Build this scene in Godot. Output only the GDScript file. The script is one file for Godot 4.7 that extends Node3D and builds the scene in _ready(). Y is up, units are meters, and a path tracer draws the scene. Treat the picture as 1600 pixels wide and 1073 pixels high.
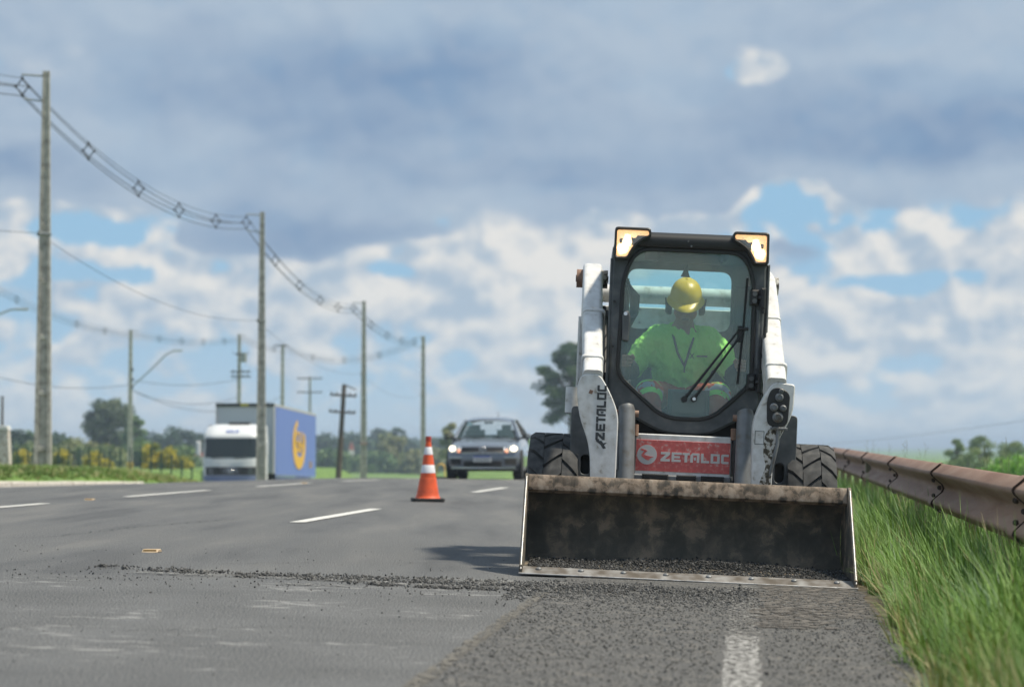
extends Node3D
# A skid-steer loader on a highway shoulder, seen through a long lens.
# World: x right, y up, the camera looks along -z. "D" below is the distance -z, "u" is metres right of the white edge line.

const HEAD := 0.1057          # the road runs 6 degrees to the right of the camera axis
const EYE := 0.76

var M := {}
var rng := RandomNumberGenerator.new()
var used := {}

# ------------------------------------------------------------------ geometry collector
class Geo:
	var v := PackedVector3Array()
	var n := PackedVector3Array()
	var uv := PackedVector2Array()
	var c := PackedColorArray()
	var with_uv := false
	var with_c := false
	var col := Color.WHITE
	var t := Transform3D()

	func at(x: Transform3D) -> Geo:
		t = x
		return self

	func put3(a: Vector3, b: Vector3, d: Vector3, na: Vector3, nb: Vector3, nd: Vector3) -> void:
		var ta := t * a
		var tb := t * b
		var td := t * d
		var face := (tb - ta).cross(td - ta)
		var ma := (t.basis * na).normalized()
		var mb := (t.basis * nb).normalized()
		var md := (t.basis * nd).normalized()
		if face.dot(ma + mb + md) < 0.0:
			v.append(ta); v.append(tb); v.append(td)
			n.append(ma); n.append(mb); n.append(md)
		else:
			v.append(ta); v.append(td); v.append(tb)
			n.append(ma); n.append(md); n.append(mb)
		if with_c:
			c.append(col); c.append(col); c.append(col)

	func tri(a: Vector3, b: Vector3, d: Vector3) -> void:
		var f := (b - a).cross(d - a)
		if f.length_squared() < 1e-16:
			return
		f = f.normalized()
		put3(a, b, d, f, f, f)

	func quad(a: Vector3, b: Vector3, d: Vector3, e: Vector3) -> void:
		tri(a, b, d)
		tri(a, d, e)

	# rows of equal length; smooth normals; outward is (along row) x (across rows), flipped on demand
	func sheet(rows: Array, closed := false, flip := false, flat := false) -> void:
		var nr := rows.size()
		var nc: int = rows[0].size()
		var sg := -1.0 if flip else 1.0
		var norms := []
		if not flat:
			for i in nr:
				var line := PackedVector3Array()
				for j in nc:
					var j0 := (j - 1 + nc) % nc if closed else maxi(j - 1, 0)
					var j1 := (j + 1) % nc if closed else mini(j + 1, nc - 1)
					var du: Vector3 = rows[i][j1] - rows[i][j0]
					var dv: Vector3 = rows[mini(i + 1, nr - 1)][j] - rows[maxi(i - 1, 0)][j]
					var k := du.cross(dv) * sg
					line.append(k.normalized() if k.length_squared() > 1e-14 else Vector3.UP)
				norms.append(line)
		for i in nr - 1:
			for j in (nc if closed else nc - 1):
				var q := (j + 1) % nc
				var a: Vector3 = rows[i][j]
				var b: Vector3 = rows[i][q]
				var d: Vector3 = rows[i + 1][q]
				var e: Vector3 = rows[i + 1][j]
				if flat:
					if flip:
						quad(a, e, d, b)
					else:
						quad(a, b, d, e)
				else:
					if (b - a).length_squared() > 1e-12:
						put3(a, b, d, norms[i][j], norms[i][q], norms[i + 1][q])
					if (d - e).length_squared() > 1e-12:
						put3(a, d, e, norms[i][j], norms[i + 1][q], norms[i + 1][j])

	func tube(path: Array, radius, sides := 8, caps := true) -> void:
		var rows := []
		var up := Vector3.UP
		var np := path.size()
		for i in np:
			var f: Vector3 = (path[mini(i + 1, np - 1)] - path[maxi(i - 1, 0)]).normalized()
			if i == 0 and absf(f.dot(up)) > 0.9:
				up = Vector3.RIGHT
			var s := f.cross(up).normalized()
			up = s.cross(f).normalized()
			var r: float = radius[i] if radius is Array else radius
			var ring := PackedVector3Array()
			for k in sides:
				var a := TAU * k / sides
				ring.append(path[i] + (s * cos(a) + up * sin(a)) * r)
			rows.append(ring)
		sheet(rows, true, false)
		if caps:
			for e in [0, np - 1]:
				var mid: Vector3 = path[e]
				for k in sides:
					var a: Vector3 = rows[e][k]
					var b: Vector3 = rows[e][(k + 1) % sides]
					if e == 0:
						tri(mid, a, b)
					else:
						tri(mid, b, a)

	# profile of (radius, height) turned round y
	func lathe(p: Array, sides := 16, crease := 0.8) -> void:
		var area := 0.0
		var loop := [Vector2(0, p[0].y)] + p + [Vector2(0, p[p.size() - 1].y)]
		for i in loop.size():
			area += loop[i].cross(loop[(i + 1) % loop.size()])
		if area < 0.0:
			p = p.duplicate()
			p.reverse()
		var cs := []
		var sn := []
		for k in sides + 1:
			cs.append(cos(TAU * k / sides)); sn.append(sin(TAU * k / sides))
		var m := p.size() - 1
		var segn := []
		for i in m:
			var d: Vector2 = p[i + 1] - p[i]
			segn.append(Vector2(d.y, -d.x).normalized() if d.length_squared() > 1e-12 else Vector2.RIGHT)
		for i in m:
			var n0: Vector2 = segn[i]
			var n1: Vector2 = segn[i]
			if i > 0 and segn[i - 1].dot(segn[i]) > crease:
				n0 = (segn[i - 1] + segn[i]).normalized()
			if i < m - 1 and segn[i + 1].dot(segn[i]) > crease:
				n1 = (segn[i + 1] + segn[i]).normalized()
			for k in sides:
				var a := Vector3(p[i].x * cs[k], p[i].y, p[i].x * sn[k])
				var b := Vector3(p[i].x * cs[k + 1], p[i].y, p[i].x * sn[k + 1])
				var d := Vector3(p[i + 1].x * cs[k + 1], p[i + 1].y, p[i + 1].x * sn[k + 1])
				var e := Vector3(p[i + 1].x * cs[k], p[i + 1].y, p[i + 1].x * sn[k])
				var na := Vector3(n0.x * cs[k], n0.y, n0.x * sn[k])
				var nb := Vector3(n0.x * cs[k + 1], n0.y, n0.x * sn[k + 1])
				var nd := Vector3(n1.x * cs[k + 1], n1.y, n1.x * sn[k + 1])
				var ne := Vector3(n1.x * cs[k], n1.y, n1.x * sn[k])
				if p[i].x > 1e-6:
					put3(a, b, d, na, nb, nd)
				if p[i + 1].x > 1e-6:
					put3(a, d, e, na, nd, ne)

	func ring_walls(lo: Array, hi: Array, sg := 1.0) -> void:
		var m := lo.size()
		var ns := []
		for i in m:
			var q := (i + 1) % m
			var f: Vector3 = (lo[q] - lo[i]).cross(hi[i] - lo[i]) * sg
			ns.append(f.normalized() if f.length_squared() > 1e-16 else Vector3.ZERO)
		for i in m:
			var q := (i + 1) % m
			var f: Vector3 = ns[i]
			if f == Vector3.ZERO:
				continue
			var pn: Vector3 = ns[(i - 1 + m) % m]
			var qn: Vector3 = ns[q]
			var na := (pn + f).normalized() if pn.dot(f) > 0.75 else f
			var nb := (qn + f).normalized() if qn.dot(f) > 0.75 else f
			put3(lo[i], lo[q], hi[q], na, nb, nb)
			put3(lo[i], hi[q], hi[i], na, nb, na)

	static func inset(p: PackedVector2Array, b: float) -> PackedVector2Array:
		var o := PackedVector2Array()
		var m := p.size()
		for i in m:
			var d0 := (p[i] - p[(i - 1 + m) % m]).normalized()
			var d1 := (p[(i + 1) % m] - p[i]).normalized()
			var n0 := Vector2(-d0.y, d0.x)
			var n1 := Vector2(-d1.y, d1.x)
			var k := (n0 + n1)
			o.append(p[i] + k * (b / maxf(0.35, 1.0 + n0.dot(n1))))
		return o

	static func lift(p: PackedVector2Array, z: float) -> Array:
		var o := []
		for q in p:
			o.append(Vector3(q.x, q.y, z))
		return o

	# a polygon (counter-clockwise in x, y) pushed from z0 to z1, edges chamfered by b
	func prism(p: PackedVector2Array, z0: float, z1: float, b := 0.0) -> void:
		if Geometry2D.is_polygon_clockwise(p):
			p = p.duplicate()
			p.reverse()
		var inner := inset(p, b) if b > 0.0 else p
		if b > 0.0:
			ring_walls(lift(inner, z0), lift(p, z0 + b))
			ring_walls(lift(p, z0 + b), lift(p, z1 - b))
			ring_walls(lift(p, z1 - b), lift(inner, z1))
		else:
			ring_walls(lift(p, z0), lift(p, z1))
		var ix := Geometry2D.triangulate_polygon(inner)
		var up := Vector3(0, 0, 1)
		for k in range(0, ix.size(), 3):
			var a := inner[ix[k]]
			var d := inner[ix[k + 1]]
			var e := inner[ix[k + 2]]
			put3(Vector3(a.x, a.y, z1), Vector3(d.x, d.y, z1), Vector3(e.x, e.y, z1), up, up, up)
			put3(Vector3(a.x, a.y, z0), Vector3(d.x, d.y, z0), Vector3(e.x, e.y, z0), -up, -up, -up)

	# a frame between two outlines with the same number of points
	func frame(p: PackedVector2Array, h: PackedVector2Array, z0: float, z1: float, b := 0.0) -> void:
		var po := inset(p, b) if b > 0.0 else p
		var ho := inset(h, -b) if b > 0.0 else h
		ring_walls(lift(p, z0), lift(p, z1 - b))
		if b > 0.0:
			ring_walls(lift(p, z1 - b), lift(po, z1))
			ring_walls(lift(h, z1 - b), lift(ho, z1), -1.0)
		ring_walls(lift(h, z0), lift(h, z1 - b), -1.0)
		var m := p.size()
		for i in m:
			var q := (i + 1) % m
			quad(Vector3(po[i].x, po[i].y, z1), Vector3(po[q].x, po[q].y, z1), Vector3(ho[q].x, ho[q].y, z1), Vector3(ho[i].x, ho[i].y, z1))
			quad(Vector3(p[q].x, p[q].y, z0), Vector3(p[i].x, p[i].y, z0), Vector3(h[i].x, h[i].y, z0), Vector3(h[q].x, h[q].y, z0))

	func box(mid: Vector3, size: Vector3, b := 0.0) -> void:
		var x := size.x / 2
		var y := size.y / 2
		var keep := t
		t = t * Transform3D(Basis(), mid)
		prism(PackedVector2Array([Vector2(-x, -y), Vector2(x, -y), Vector2(x, y), Vector2(-x, y)]), -size.z / 2, size.z / 2, minf(b, minf(size.z, minf(size.x, size.y)) * 0.45))
		t = keep

	func mesh(m: Material) -> ArrayMesh:
		var arrays := []
		arrays.resize(Mesh.ARRAY_MAX)
		arrays[Mesh.ARRAY_VERTEX] = v
		arrays[Mesh.ARRAY_NORMAL] = n
		if uv.size() == v.size():
			arrays[Mesh.ARRAY_TEX_UV] = uv
			arrays[Mesh.ARRAY_TEX_UV2] = uv
		if with_c:
			arrays[Mesh.ARRAY_COLOR] = c
		var am := ArrayMesh.new()
		am.add_surface_from_arrays(Mesh.PRIMITIVE_TRIANGLES, arrays)
		am.surface_set_material(0, m)
		return am

# ------------------------------------------------------------------ small helpers
func numbered(called: String) -> String:
	if not used.has(called):
		used[called] = 0
		return called
	used[called] += 1
	return "%s_%03d" % [called, used[called]]

func build(g: Geo, called: String, m: Material, parent: Node = self) -> MeshInstance3D:
	var o := MeshInstance3D.new()
	o.name = numbered(called) if parent == self else called
	o.mesh = g.mesh(m)
	parent.add_child(o, true)
	return o

func place(mesh: Mesh, called: String, parent: Node, t: Transform3D) -> MeshInstance3D:
	var o := MeshInstance3D.new()
	o.name = numbered(called) if parent == self else called
	o.mesh = mesh
	parent.add_child(o, true)
	o.transform = t
	return o

func thing(called: String, label: String, category: String, t := Transform3D(), group := "") -> Node3D:
	var o := Node3D.new()
	o.name = numbered(called)
	add_child(o)
	o.transform = t
	return tag(o, label, category, group)

func tag(o: Node3D, label: String, category: String, group := "") -> Node3D:
	o.set_meta("label", label)
	if category:
		o.set_meta("category", category)
	if group:
		o.set_meta("group", group)
	return o

func structure(o: Node3D, label := "") -> Node3D:
	o.set_meta("kind", "structure")
	if label:
		o.set_meta("label", label)
	return o

func rpoly(pts: Array, radius, segs := 5) -> PackedVector2Array:
	# a polygon with rounded corners
	var o := PackedVector2Array()
	var m := pts.size()
	for i in m:
		var p: Vector2 = pts[i]
		var a: Vector2 = (pts[(i - 1 + m) % m] - p)
		var b: Vector2 = (pts[(i + 1) % m] - p)
		var r: float = radius[i] if radius is Array else radius
		r = minf(r, minf(a.length(), b.length()) * 0.48)
		for k in segs + 1:
			var q := float(k) / segs
			var e: Vector2 = p + a.normalized() * r
			var f: Vector2 = p + b.normalized() * r
			o.append(e.lerp(p, q).lerp(p.lerp(f, q), q))
	return o

func T(x: float, y: float, z: float, turn := 0.0) -> Transform3D:
	return Transform3D(Basis(Vector3.UP, turn), Vector3(x, y, z))

func tube_g(path: Array, radius, sides := 8) -> Geo:
	var g := Geo.new()
	g.tube(path, radius, sides)
	return g

func box_g(mid: Vector3, size: Vector3, b := 0.0) -> Geo:
	var g := Geo.new()
	g.box(mid, size, b)
	return g

func prism_g(p: PackedVector2Array, z0: float, z1: float, b := 0.0, t := Transform3D()) -> Geo:
	var g := Geo.new()
	g.t = t
	g.prism(p, z0, z1, b)
	return g

# a prism whose outline lies in the z, y plane (side view: x of the outline is z) pushed along x
func side_t(x := 0.0) -> Transform3D:
	return Transform3D(Basis(Vector3(0, 0, 1), Vector3(0, 1, 0), Vector3(1, 0, 0)), Vector3(x, 0, 0))

func lettering(text: String, height: float, depth: float, bold := true) -> TextMesh:
	var tm := TextMesh.new()
	var f := SystemFont.new()
	f.font_names = PackedStringArray(["Droid Sans"])
	if bold:
		f.font_weight = 700
	tm.font = f
	tm.text = text
	tm.font_size = 64
	tm.pixel_size = height / 46.0
	tm.depth = depth
	tm.curve_step = 2.0
	return tm

# ------------------------------------------------------------------ materials
func mat(r: float, g: float, b: float, rough := 0.7, metal := 0.0) -> StandardMaterial3D:
	var m := StandardMaterial3D.new()
	m.albedo_color = Color(r, g, b).linear_to_srgb()
	m.roughness = rough
	m.metallic = metal
	return m

func noise(freq: float, oct := 4, kind := FastNoiseLite.TYPE_SIMPLEX_SMOOTH, sd := 1) -> FastNoiseLite:
	var f := FastNoiseLite.new()
	f.seed = sd
	f.noise_type = kind
	f.frequency = freq
	f.fractal_octaves = oct
	return f

func ramp(stops: Array) -> Gradient:
	# stops: [offset, r, g, b] in linear values
	var gr := Gradient.new()
	var off := PackedFloat32Array()
	var cs := PackedColorArray()
	for s in stops:
		off.append(s[0])
		cs.append(Color(s[1], s[2], s[3], s[4] if s.size() > 4 else 1.0).linear_to_srgb())
	gr.offsets = off
	gr.colors = cs
	return gr

func noise_tex(size: int, f: FastNoiseLite, gr: Gradient = null, normal := 0.0) -> NoiseTexture2D:
	var t := NoiseTexture2D.new()
	t.width = size
	t.height = size
	t.seamless = true
	t.noise = f
	if gr:
		t.color_ramp = gr
	if normal > 0.0:
		t.as_normal_map = true
		t.bump_strength = normal
	return t

# noise colour on a triplanar material; scale is repeats per metre
func patchy(m: StandardMaterial3D, tex: Texture2D, scale: float, world := false) -> StandardMaterial3D:
	m.albedo_texture = tex
	m.albedo_color = Color.WHITE
	m.uv1_triplanar = true
	m.uv1_world_triplanar = world
	m.uv1_scale = Vector3.ONE * scale
	return m

# ------------------------------------------------------------------ the lie of the land (heights relative to the camera)
func profile(D: float) -> float:
	if D < 28.0:
		return -0.64
	if D < 81.6:
		return -0.64 - 0.00028 * (D - 28.0) * (D - 28.0)
	if D < 140.0:
		return -1.444 - 0.03 * (D - 81.6)
	if D < 260.0:
		var t := D - 140.0
		return -3.196 - 0.03 * t + 0.000125 * t * t
	return -4.996

func cross_fall(u: float) -> float:
	if u > 0.62:
		return -0.164 - 0.05 * minf(u - 0.62, 8.0)
	if u > -3.7:
		return -0.038 * (u + 3.7)
	if u > -9.0:
		return -0.01 * (u + 3.7)
	return 0.053 + 0.028 * maxf(u + 9.0, -11.0)

# beyond the crest the road bends to the left
func bend(D: float) -> float:
	if D < 150.0:
		return 0.0
	var t := minf(D, 300.0) - 150.0
	return 0.0016 * t * t + maxf(D - 300.0, 0.0) * 0.25

func lay(u: float, D: float, over := 0.0) -> Vector3:
	return Vector3(u + HEAD * D - bend(D), EYE + profile(D) + cross_fall(u) + over, -D)

func ground_y(x: float, D: float) -> float:
	return EYE + profile(D) + cross_fall(x - HEAD * D + bend(D))

# ------------------------------------------------------------------ start
func _ready() -> void:
	rng.seed = 20
	view_and_light()
	materials()
	setting()
	guard_rail()
	loader()
	operator_person()
	cone()
	car()
	truck()
	poles_and_lines()
	greenery()
	far_buildings()
	loose_gravel()
	verge_grass()

func view_and_light() -> void:
	var cam := Camera3D.new()
	cam.name = "camera"
	add_child(cam)
	cam.position = Vector3(0, EYE, 0)
	cam.rotation = Vector3(atan(159.5 / 3500.0), 0, 0)
	cam.fov = rad_to_deg(2.0 * atan(536.5 / 3500.0))
	cam.near = 0.1
	cam.far = 6000.0
	var lens := CameraAttributesPhysical.new()
	lens.frustum_focal_length = 78.0
	lens.frustum_focus_distance = 13.1
	lens.exposure_aperture = 2.9
	lens.frustum_near = 0.1
	lens.frustum_far = 6000.0
	cam.attributes = lens
	# frustum_focal_length changes fov: set the lens again
	cam.fov = rad_to_deg(2.0 * atan(536.5 / 3500.0))
	cam.current = true

	var env := Environment.new()
	env.background_mode = Environment.BG_SKY
	var sky := Sky.new()
	var pano := PanoramaSkyMaterial.new()
	pano.panorama = ImageTexture.create_from_image(sky_image())
	sky.sky_material = pano
	env.sky = sky
	env.sky_rotation = Vector3(0, PI, 0)
	env.background_energy_multiplier = 1.0
	env.tonemap_mode = Environment.TONE_MAPPER_LINEAR
	env.tonemap_exposure = 1.15
	env.sdfgi_enabled = true
	env.ssao_enabled = true
	env.ssil_enabled = true
	env.fog_enabled = true
	env.fog_density = 0.00055
	env.fog_light_color = Color(0.80, 0.88, 0.97)
	var we := WorldEnvironment.new()
	we.name = "world_environment"
	we.environment = env
	add_child(we)

	var sun := DirectionalLight3D.new()
	sun.name = "sun"
	sun.light_energy = 1.5
	sun.light_color = Color(1.0, 0.96, 0.88)
	sun.light_angular_distance = 4.0
	sun.shadow_enabled = true
	add_child(sun)
	# the sun stands high on the right, a little beyond the machine
	var from := Vector3(0.49, 0.87, 0.05)
	sun.look_at_from_position(from * 100.0, Vector3.ZERO, Vector3.UP)

# ------------------------------------------------------------------ sky: air and clouds by direction
var n_warp: FastNoiseLite
var n_white: FastNoiseLite
var n_lit: FastNoiseLite
var n_dark: FastNoiseLite
# cloud banks: azimuth and height in degrees, half-sizes, strength
const DARK := [[-4.2, 8.7, 6.6, 1.9, 1.05], [-2.6, 9.6, 5.0, 1.6, 0.35], [9.6, 8.1, 6.2, 1.7, 0.85], [12.6, 7.7, 4.2, 1.1, 0.5], [1.2, 7.0, 4.6, 0.8, 0.55], [-12.6, 6.9, 2.3, 0.6, 0.9], [-6.2, 5.4, 4.2, 0.8, 0.75], [12.6, 5.3, 1.6, 0.5, 0.4], [7.5, 10.8, 5.0, 0.8, 0.2]]
const THIN := [[-12.0, 10.0, 2.4, 1.1, 0.35], [6.35, 9.55, 1.15, 0.75, 0.66], [7.4, 5.9, 2.2, 0.75, 1.2], [-10.8, 5.6, 1.5, 0.75, 1.3], [-11.8, 4.4, 2.6, 0.6, 1.2], [10.4, 4.2, 3.0, 0.9, 1.2], [3.6, 5.3, 2.0, 0.75, 1.0], [-2.6, 4.1, 4.4, 0.6, 1.0], [-13.2, 5.6, 1.2, 0.6, 1.0]]
const WHITE := [[-13.0, 5.8, 1.5, 0.6, 0.6], [-6.4, 3.5, 3.6, 1.2, 0.3], [-0.8, 4.0, 2.8, 1.1, 0.4], [2.6, 5.4, 2.2, 0.9, 0.6], [9.2, 5.2, 1.5, 0.6, 0.5], [12.8, 5.3, 1.3, 0.8, 0.5], [10.5, 2.9, 4.0, 1.1, 0.35], [6.35, 9.55, 0.7, 0.5, 0.3], [-12.4, 10.6, 2.6, 0.9, 0.5],
	[7.3, 5.9, 1.5, 0.45, -1.1], [-10.7, 5.55, 0.95, 0.5, -1.1], [-11.6, 4.35, 1.7, 0.36, -1.0], [-2.7, 4.25, 0.8, 0.26, -0.9], [10.0, 4.25, 2.2, 0.42, -1.0]]

func sstep(a: float, b: float, x: float) -> float:
	var t := clampf((x - a) / (b - a), 0.0, 1.0)
	return t * t * (3.0 - 2.0 * t)

func banks(list: Array, az: float, el: float, flat_foot: bool) -> float:
	var o := 0.0
	for k in list:
		var dy: float = (el - k[1]) / k[3]
		if flat_foot and dy < 0.0:
			dy *= 1.5                       # cloud bases are more level than their tops
		var d: float = sqrt(pow((az - k[0]) / k[2], 2.0) + dy * dy)
		if d < 1.3:
			o += k[4] * (1.0 - sstep(0.35, 1.3, d))
	return o

func heaps(x: float, y: float, z: float) -> float:
	# rounded heaps: turned-over creases of noise
	return 0.62 - absf(n_white.get_noise_3d(x, y, z)) * 1.9 + n_warp.get_noise_3d(x * 0.55, y * 0.55, z * 0.55 + 50.0) * 0.9

func sky_colour(az: float, el: float) -> Color:
	# az, el in degrees
	var ra := deg_to_rad(az)
	var sx := sin(ra) * 57.3 + 311.7
	var sz := -cos(ra) * 57.3 + 173.3
	var st := 1.0 + 0.5 * exp(-el / 2.4)     # clouds flatten towards the horizon
	var ey := el * 1.5 * st + 127.0
	var w1 := n_warp.get_noise_3d(sx, ey, sz)
	var w2 := n_warp.get_noise_3d(sx + 70.0, ey, sz + 31.0)
	var b_dark := 0.0
	var b_thin := 0.0
	var b_white := 0.0
	if absf(az) < 30.0 and el < 18.0:
		var qa := az + w1 * 2.0
		var qe := el + w2 * 0.9
		b_dark = banks(DARK, qa, qe, true)
		b_thin = banks(THIN, qa, qe, false)
		b_white = banks(WHITE, qa, qe, false)
	var low := exp(-maxf(el, 0.0) / 2.0)
	var air := Color(0.27, 0.465, 0.645).lerp(Color(0.44, 0.56, 0.655), minf(1.0, low * 1.35))
	if el > 12.0:
		air = air.lerp(Color(0.17, 0.33, 0.60), sstep(12.0, 60.0, el))
	# white cumulus, heaped, lit from above right
	var nw := heaps(sx, ey, sz) - 0.13 + b_white
	var cw := sstep(-0.13, 0.20, nw)
	var relief := nw - b_white + 0.13 - heaps(sx + 0.22, ey + 0.5, sz)
	var fine := n_lit.get_noise_3d(sx, ey, sz)
	var bright := clampf(0.42 + relief * 1.35 + fine * 0.75 + sstep(0.1, 0.7, nw) * 0.14, 0.0, 1.0)
	var white := Color(0.365, 0.45, 0.545).lerp(Color(0.73, 0.71, 0.675), bright)
	white = white.lerp(Color(0.47, 0.565, 0.645), low * 0.7)
	var c := air.lerp(white, cw * (0.96 - 0.25 * low))
	# grey-blue layer overhead
	var nd := n_dark.get_noise_3d(sx, ey * 1.25, sz)
	var cover := sstep(4.6, 7.2, el) * 0.75 - 0.30 + nd * 0.55 + b_dark * 0.8 - b_thin + fine * 0.10 - 0.6 * (1.0 - sstep(2.4, 4.6, el))
	var cd := sstep(-0.04, 0.14, cover)
	var thick := clampf(0.10 + b_dark * 0.56 + nd * 0.42 + fine * 0.20 - relief * 0.14, 0.0, 1.0)
	var grey := Color(0.355, 0.445, 0.55).lerp(Color(0.170, 0.268, 0.42), thick)
	return c.lerp(grey, cd * 0.95)

func sky_image() -> Image:
	n_warp = noise(0.20, 4, FastNoiseLite.TYPE_SIMPLEX_SMOOTH, 5)
	n_white = noise(0.20, 5, FastNoiseLite.TYPE_SIMPLEX_SMOOTH, 11)
	n_white.fractal_gain = 0.56
	n_lit = noise(0.42, 4, FastNoiseLite.TYPE_SIMPLEX_SMOOTH, 23)
	n_lit.fractal_gain = 0.55
	n_dark = noise(0.085, 5, FastNoiseLite.TYPE_SIMPLEX_SMOOTH, 37)
	var w := 1024
	var h := 512
	var im := Image.create(w, h, false, Image.FORMAT_RGBF)
	im.fill(Color(0.20, 0.22, 0.20))
	for y in h / 2 + 2:
		for x in w:
			im.set_pixel(x, y, sky_colour((x + 0.5) / w * 360.0 - 180.0, 90.0 - (y + 0.5) / h * 180.0))
	im.resize(4096, 2048, Image.INTERPOLATE_CUBIC)
	# the part of the sky that the long lens enlarges, from the same clouds in finer steps
	var x0 := 1860
	var y0 := 870
	var win := Image.create(376, 156, false, Image.FORMAT_RGBF)
	for y in 156:
		for x in 376:
			win.set_pixel(x, y, sky_colour((x0 + x + 0.5) / 4096.0 * 360.0 - 180.0, 90.0 - (y0 + y + 0.5) / 2048.0 * 180.0))
	im.blit_rect(win, Rect2i(0, 0, 376, 156), Vector2i(x0, y0))
	return im

# ------------------------------------------------------------------ materials
func materials() -> void:
	# asphalt
	var fine := noise_tex(1024, noise(0.22, 3, FastNoiseLite.TYPE_SIMPLEX, 3), ramp([[0.22, 0.032, 0.034, 0.036], [0.42, 0.082, 0.085, 0.088], [0.58, 0.122, 0.125, 0.128], [0.78, 0.28, 0.28, 0.275]]))
	var fine_n := noise_tex(1024, noise(0.22, 3, FastNoiseLite.TYPE_SIMPLEX, 3), null, 5.0)
	var blot := noise_tex(512, noise(0.012, 5, FastNoiseLite.TYPE_SIMPLEX_SMOOTH, 8), ramp([[0.2, 0.058, 0.060, 0.064, 0.6], [0.42, 0.085, 0.088, 0.092, 0.25], [0.6, 0.125, 0.125, 0.123, 0.25], [0.8, 0.165, 0.162, 0.155, 0.6]]))
	var a := patchy(mat(1, 1, 1, 0.74), fine, 0.30, true)
	a.normal_enabled = true
	a.normal_texture = fine_n
	a.normal_scale = 0.8
	a.detail_enabled = true
	a.detail_albedo = blot
	a.detail_blend_mode = BaseMaterial3D.BLEND_MODE_MIX
	a.detail_uv_layer = BaseMaterial3D.DETAIL_UV_2
	a.uv2_triplanar = true
	a.uv2_world_triplanar = true
	a.uv2_scale = Vector3(0.22, 0.2, 0.028)      # worn and oily bands run along the lanes
	M.asphalt = a
	# coarse chippings of the shoulder
	var cn := noise(0.13, 2, FastNoiseLite.TYPE_CELLULAR, 6)
	cn.cellular_return_type = FastNoiseLite.RETURN_DISTANCE
	var coarse := noise_tex(1024, cn, ramp([[0.1, 0.17, 0.168, 0.164], [0.35, 0.125, 0.124, 0.121], [0.6, 0.078, 0.078, 0.077], [0.9, 0.034, 0.034, 0.034]]))
	var s := patchy(mat(1, 1, 1, 0.88), coarse, 0.42, true)
	s.normal_enabled = true
	var cn2 := noise(0.13, 2, FastNoiseLite.TYPE_CELLULAR, 6)
	cn2.cellular_return_type = FastNoiseLite.RETURN_DISTANCE
	s.normal_texture = noise_tex(1024, cn2, null, 9.0)
	s.normal_scale = -1.0
	s.detail_enabled = true
	s.detail_albedo = noise_tex(512, noise(0.02, 5, FastNoiseLite.TYPE_SIMPLEX_SMOOTH, 18), ramp([[0.0, 0.05, 0.05, 0.05, 0.55], [0.5, 0.10, 0.10, 0.10, 0.05], [0.7, 0.17, 0.16, 0.145, 0.35], [1.0, 0.20, 0.185, 0.165, 0.6]]))
	s.detail_blend_mode = BaseMaterial3D.BLEND_MODE_MIX
	s.detail_uv_layer = BaseMaterial3D.DETAIL_UV_2
	s.uv2_triplanar = true
	s.uv2_world_triplanar = true
	s.uv2_scale = Vector3.ONE * 0.5
	M.chippings = s
	# paint
	var paint_tex := noise_tex(512, noise(0.035, 5, FastNoiseLite.TYPE_SIMPLEX_SMOOTH, 9), ramp([[0.0, 0.30, 0.295, 0.28], [0.4, 0.58, 0.575, 0.55], [1.0, 0.70, 0.69, 0.67]]))
	M.paint = patchy(mat(1, 1, 1, 0.75), paint_tex, 0.9, true)
	# land
	var land := noise_tex(512, noise(0.02, 5, FastNoiseLite.TYPE_SIMPLEX_SMOOTH, 14), ramp([[0.0, 0.055, 0.105, 0.022], [0.5, 0.115, 0.205, 0.036], [0.8, 0.17, 0.26, 0.055], [1.0, 0.22, 0.22, 0.09]]))
	M.land = patchy(mat(1, 1, 1, 0.95), land, 0.06, true)
	M.soil = patchy(mat(1, 1, 1, 0.95), noise_tex(512, noise(0.03, 5, FastNoiseLite.TYPE_SIMPLEX_SMOOTH, 15), ramp([[0.15, 0.05, 0.04, 0.026], [0.5, 0.105, 0.085, 0.055], [0.85, 0.18, 0.15, 0.10]])), 0.5, true)
	# blades: colour comes from each copy
	var b := mat(1, 1, 1, 0.6)
	b.vertex_color_use_as_albedo = true
	b.backlight_enabled = true
	b.backlight = Color(0.55, 0.55, 0.3)
	b.cull_mode = BaseMaterial3D.CULL_DISABLED
	M.blade = b
	var lf := mat(1, 1, 1, 0.62)
	lf.vertex_color_use_as_albedo = true
	lf.backlight_enabled = true
	lf.backlight = Color(0.6, 0.7, 0.4)
	lf.cull_mode = BaseMaterial3D.CULL_DISABLED
	M.leaf = lf
	M.bark = patchy(mat(1, 1, 1, 0.9), noise_tex(256, noise(0.03, 4, FastNoiseLite.TYPE_SIMPLEX_SMOOTH, 21), ramp([[0.0, 0.05, 0.04, 0.03], [1.0, 0.19, 0.165, 0.13]])), 0.5)
	M.stone = mat(1, 1, 1, 0.85)
	M.stone.vertex_color_use_as_albedo = true
	# concrete, kerb, wood
	M.concrete = patchy(mat(1, 1, 1, 0.9), noise_tex(512, noise(0.018, 5, FastNoiseLite.TYPE_SIMPLEX_SMOOTH, 31), ramp([[0.1, 0.28, 0.26, 0.225], [0.5, 0.42, 0.40, 0.355], [0.9, 0.52, 0.50, 0.45]])), 0.35)
	M.kerb = patchy(mat(1, 1, 1, 0.9), noise_tex(512, noise(0.03, 5, FastNoiseLite.TYPE_SIMPLEX_SMOOTH, 32), ramp([[0.0, 0.22, 0.15, 0.10], [0.35, 0.50, 0.46, 0.41], [1.0, 0.66, 0.64, 0.60]])), 0.5, true)
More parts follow.
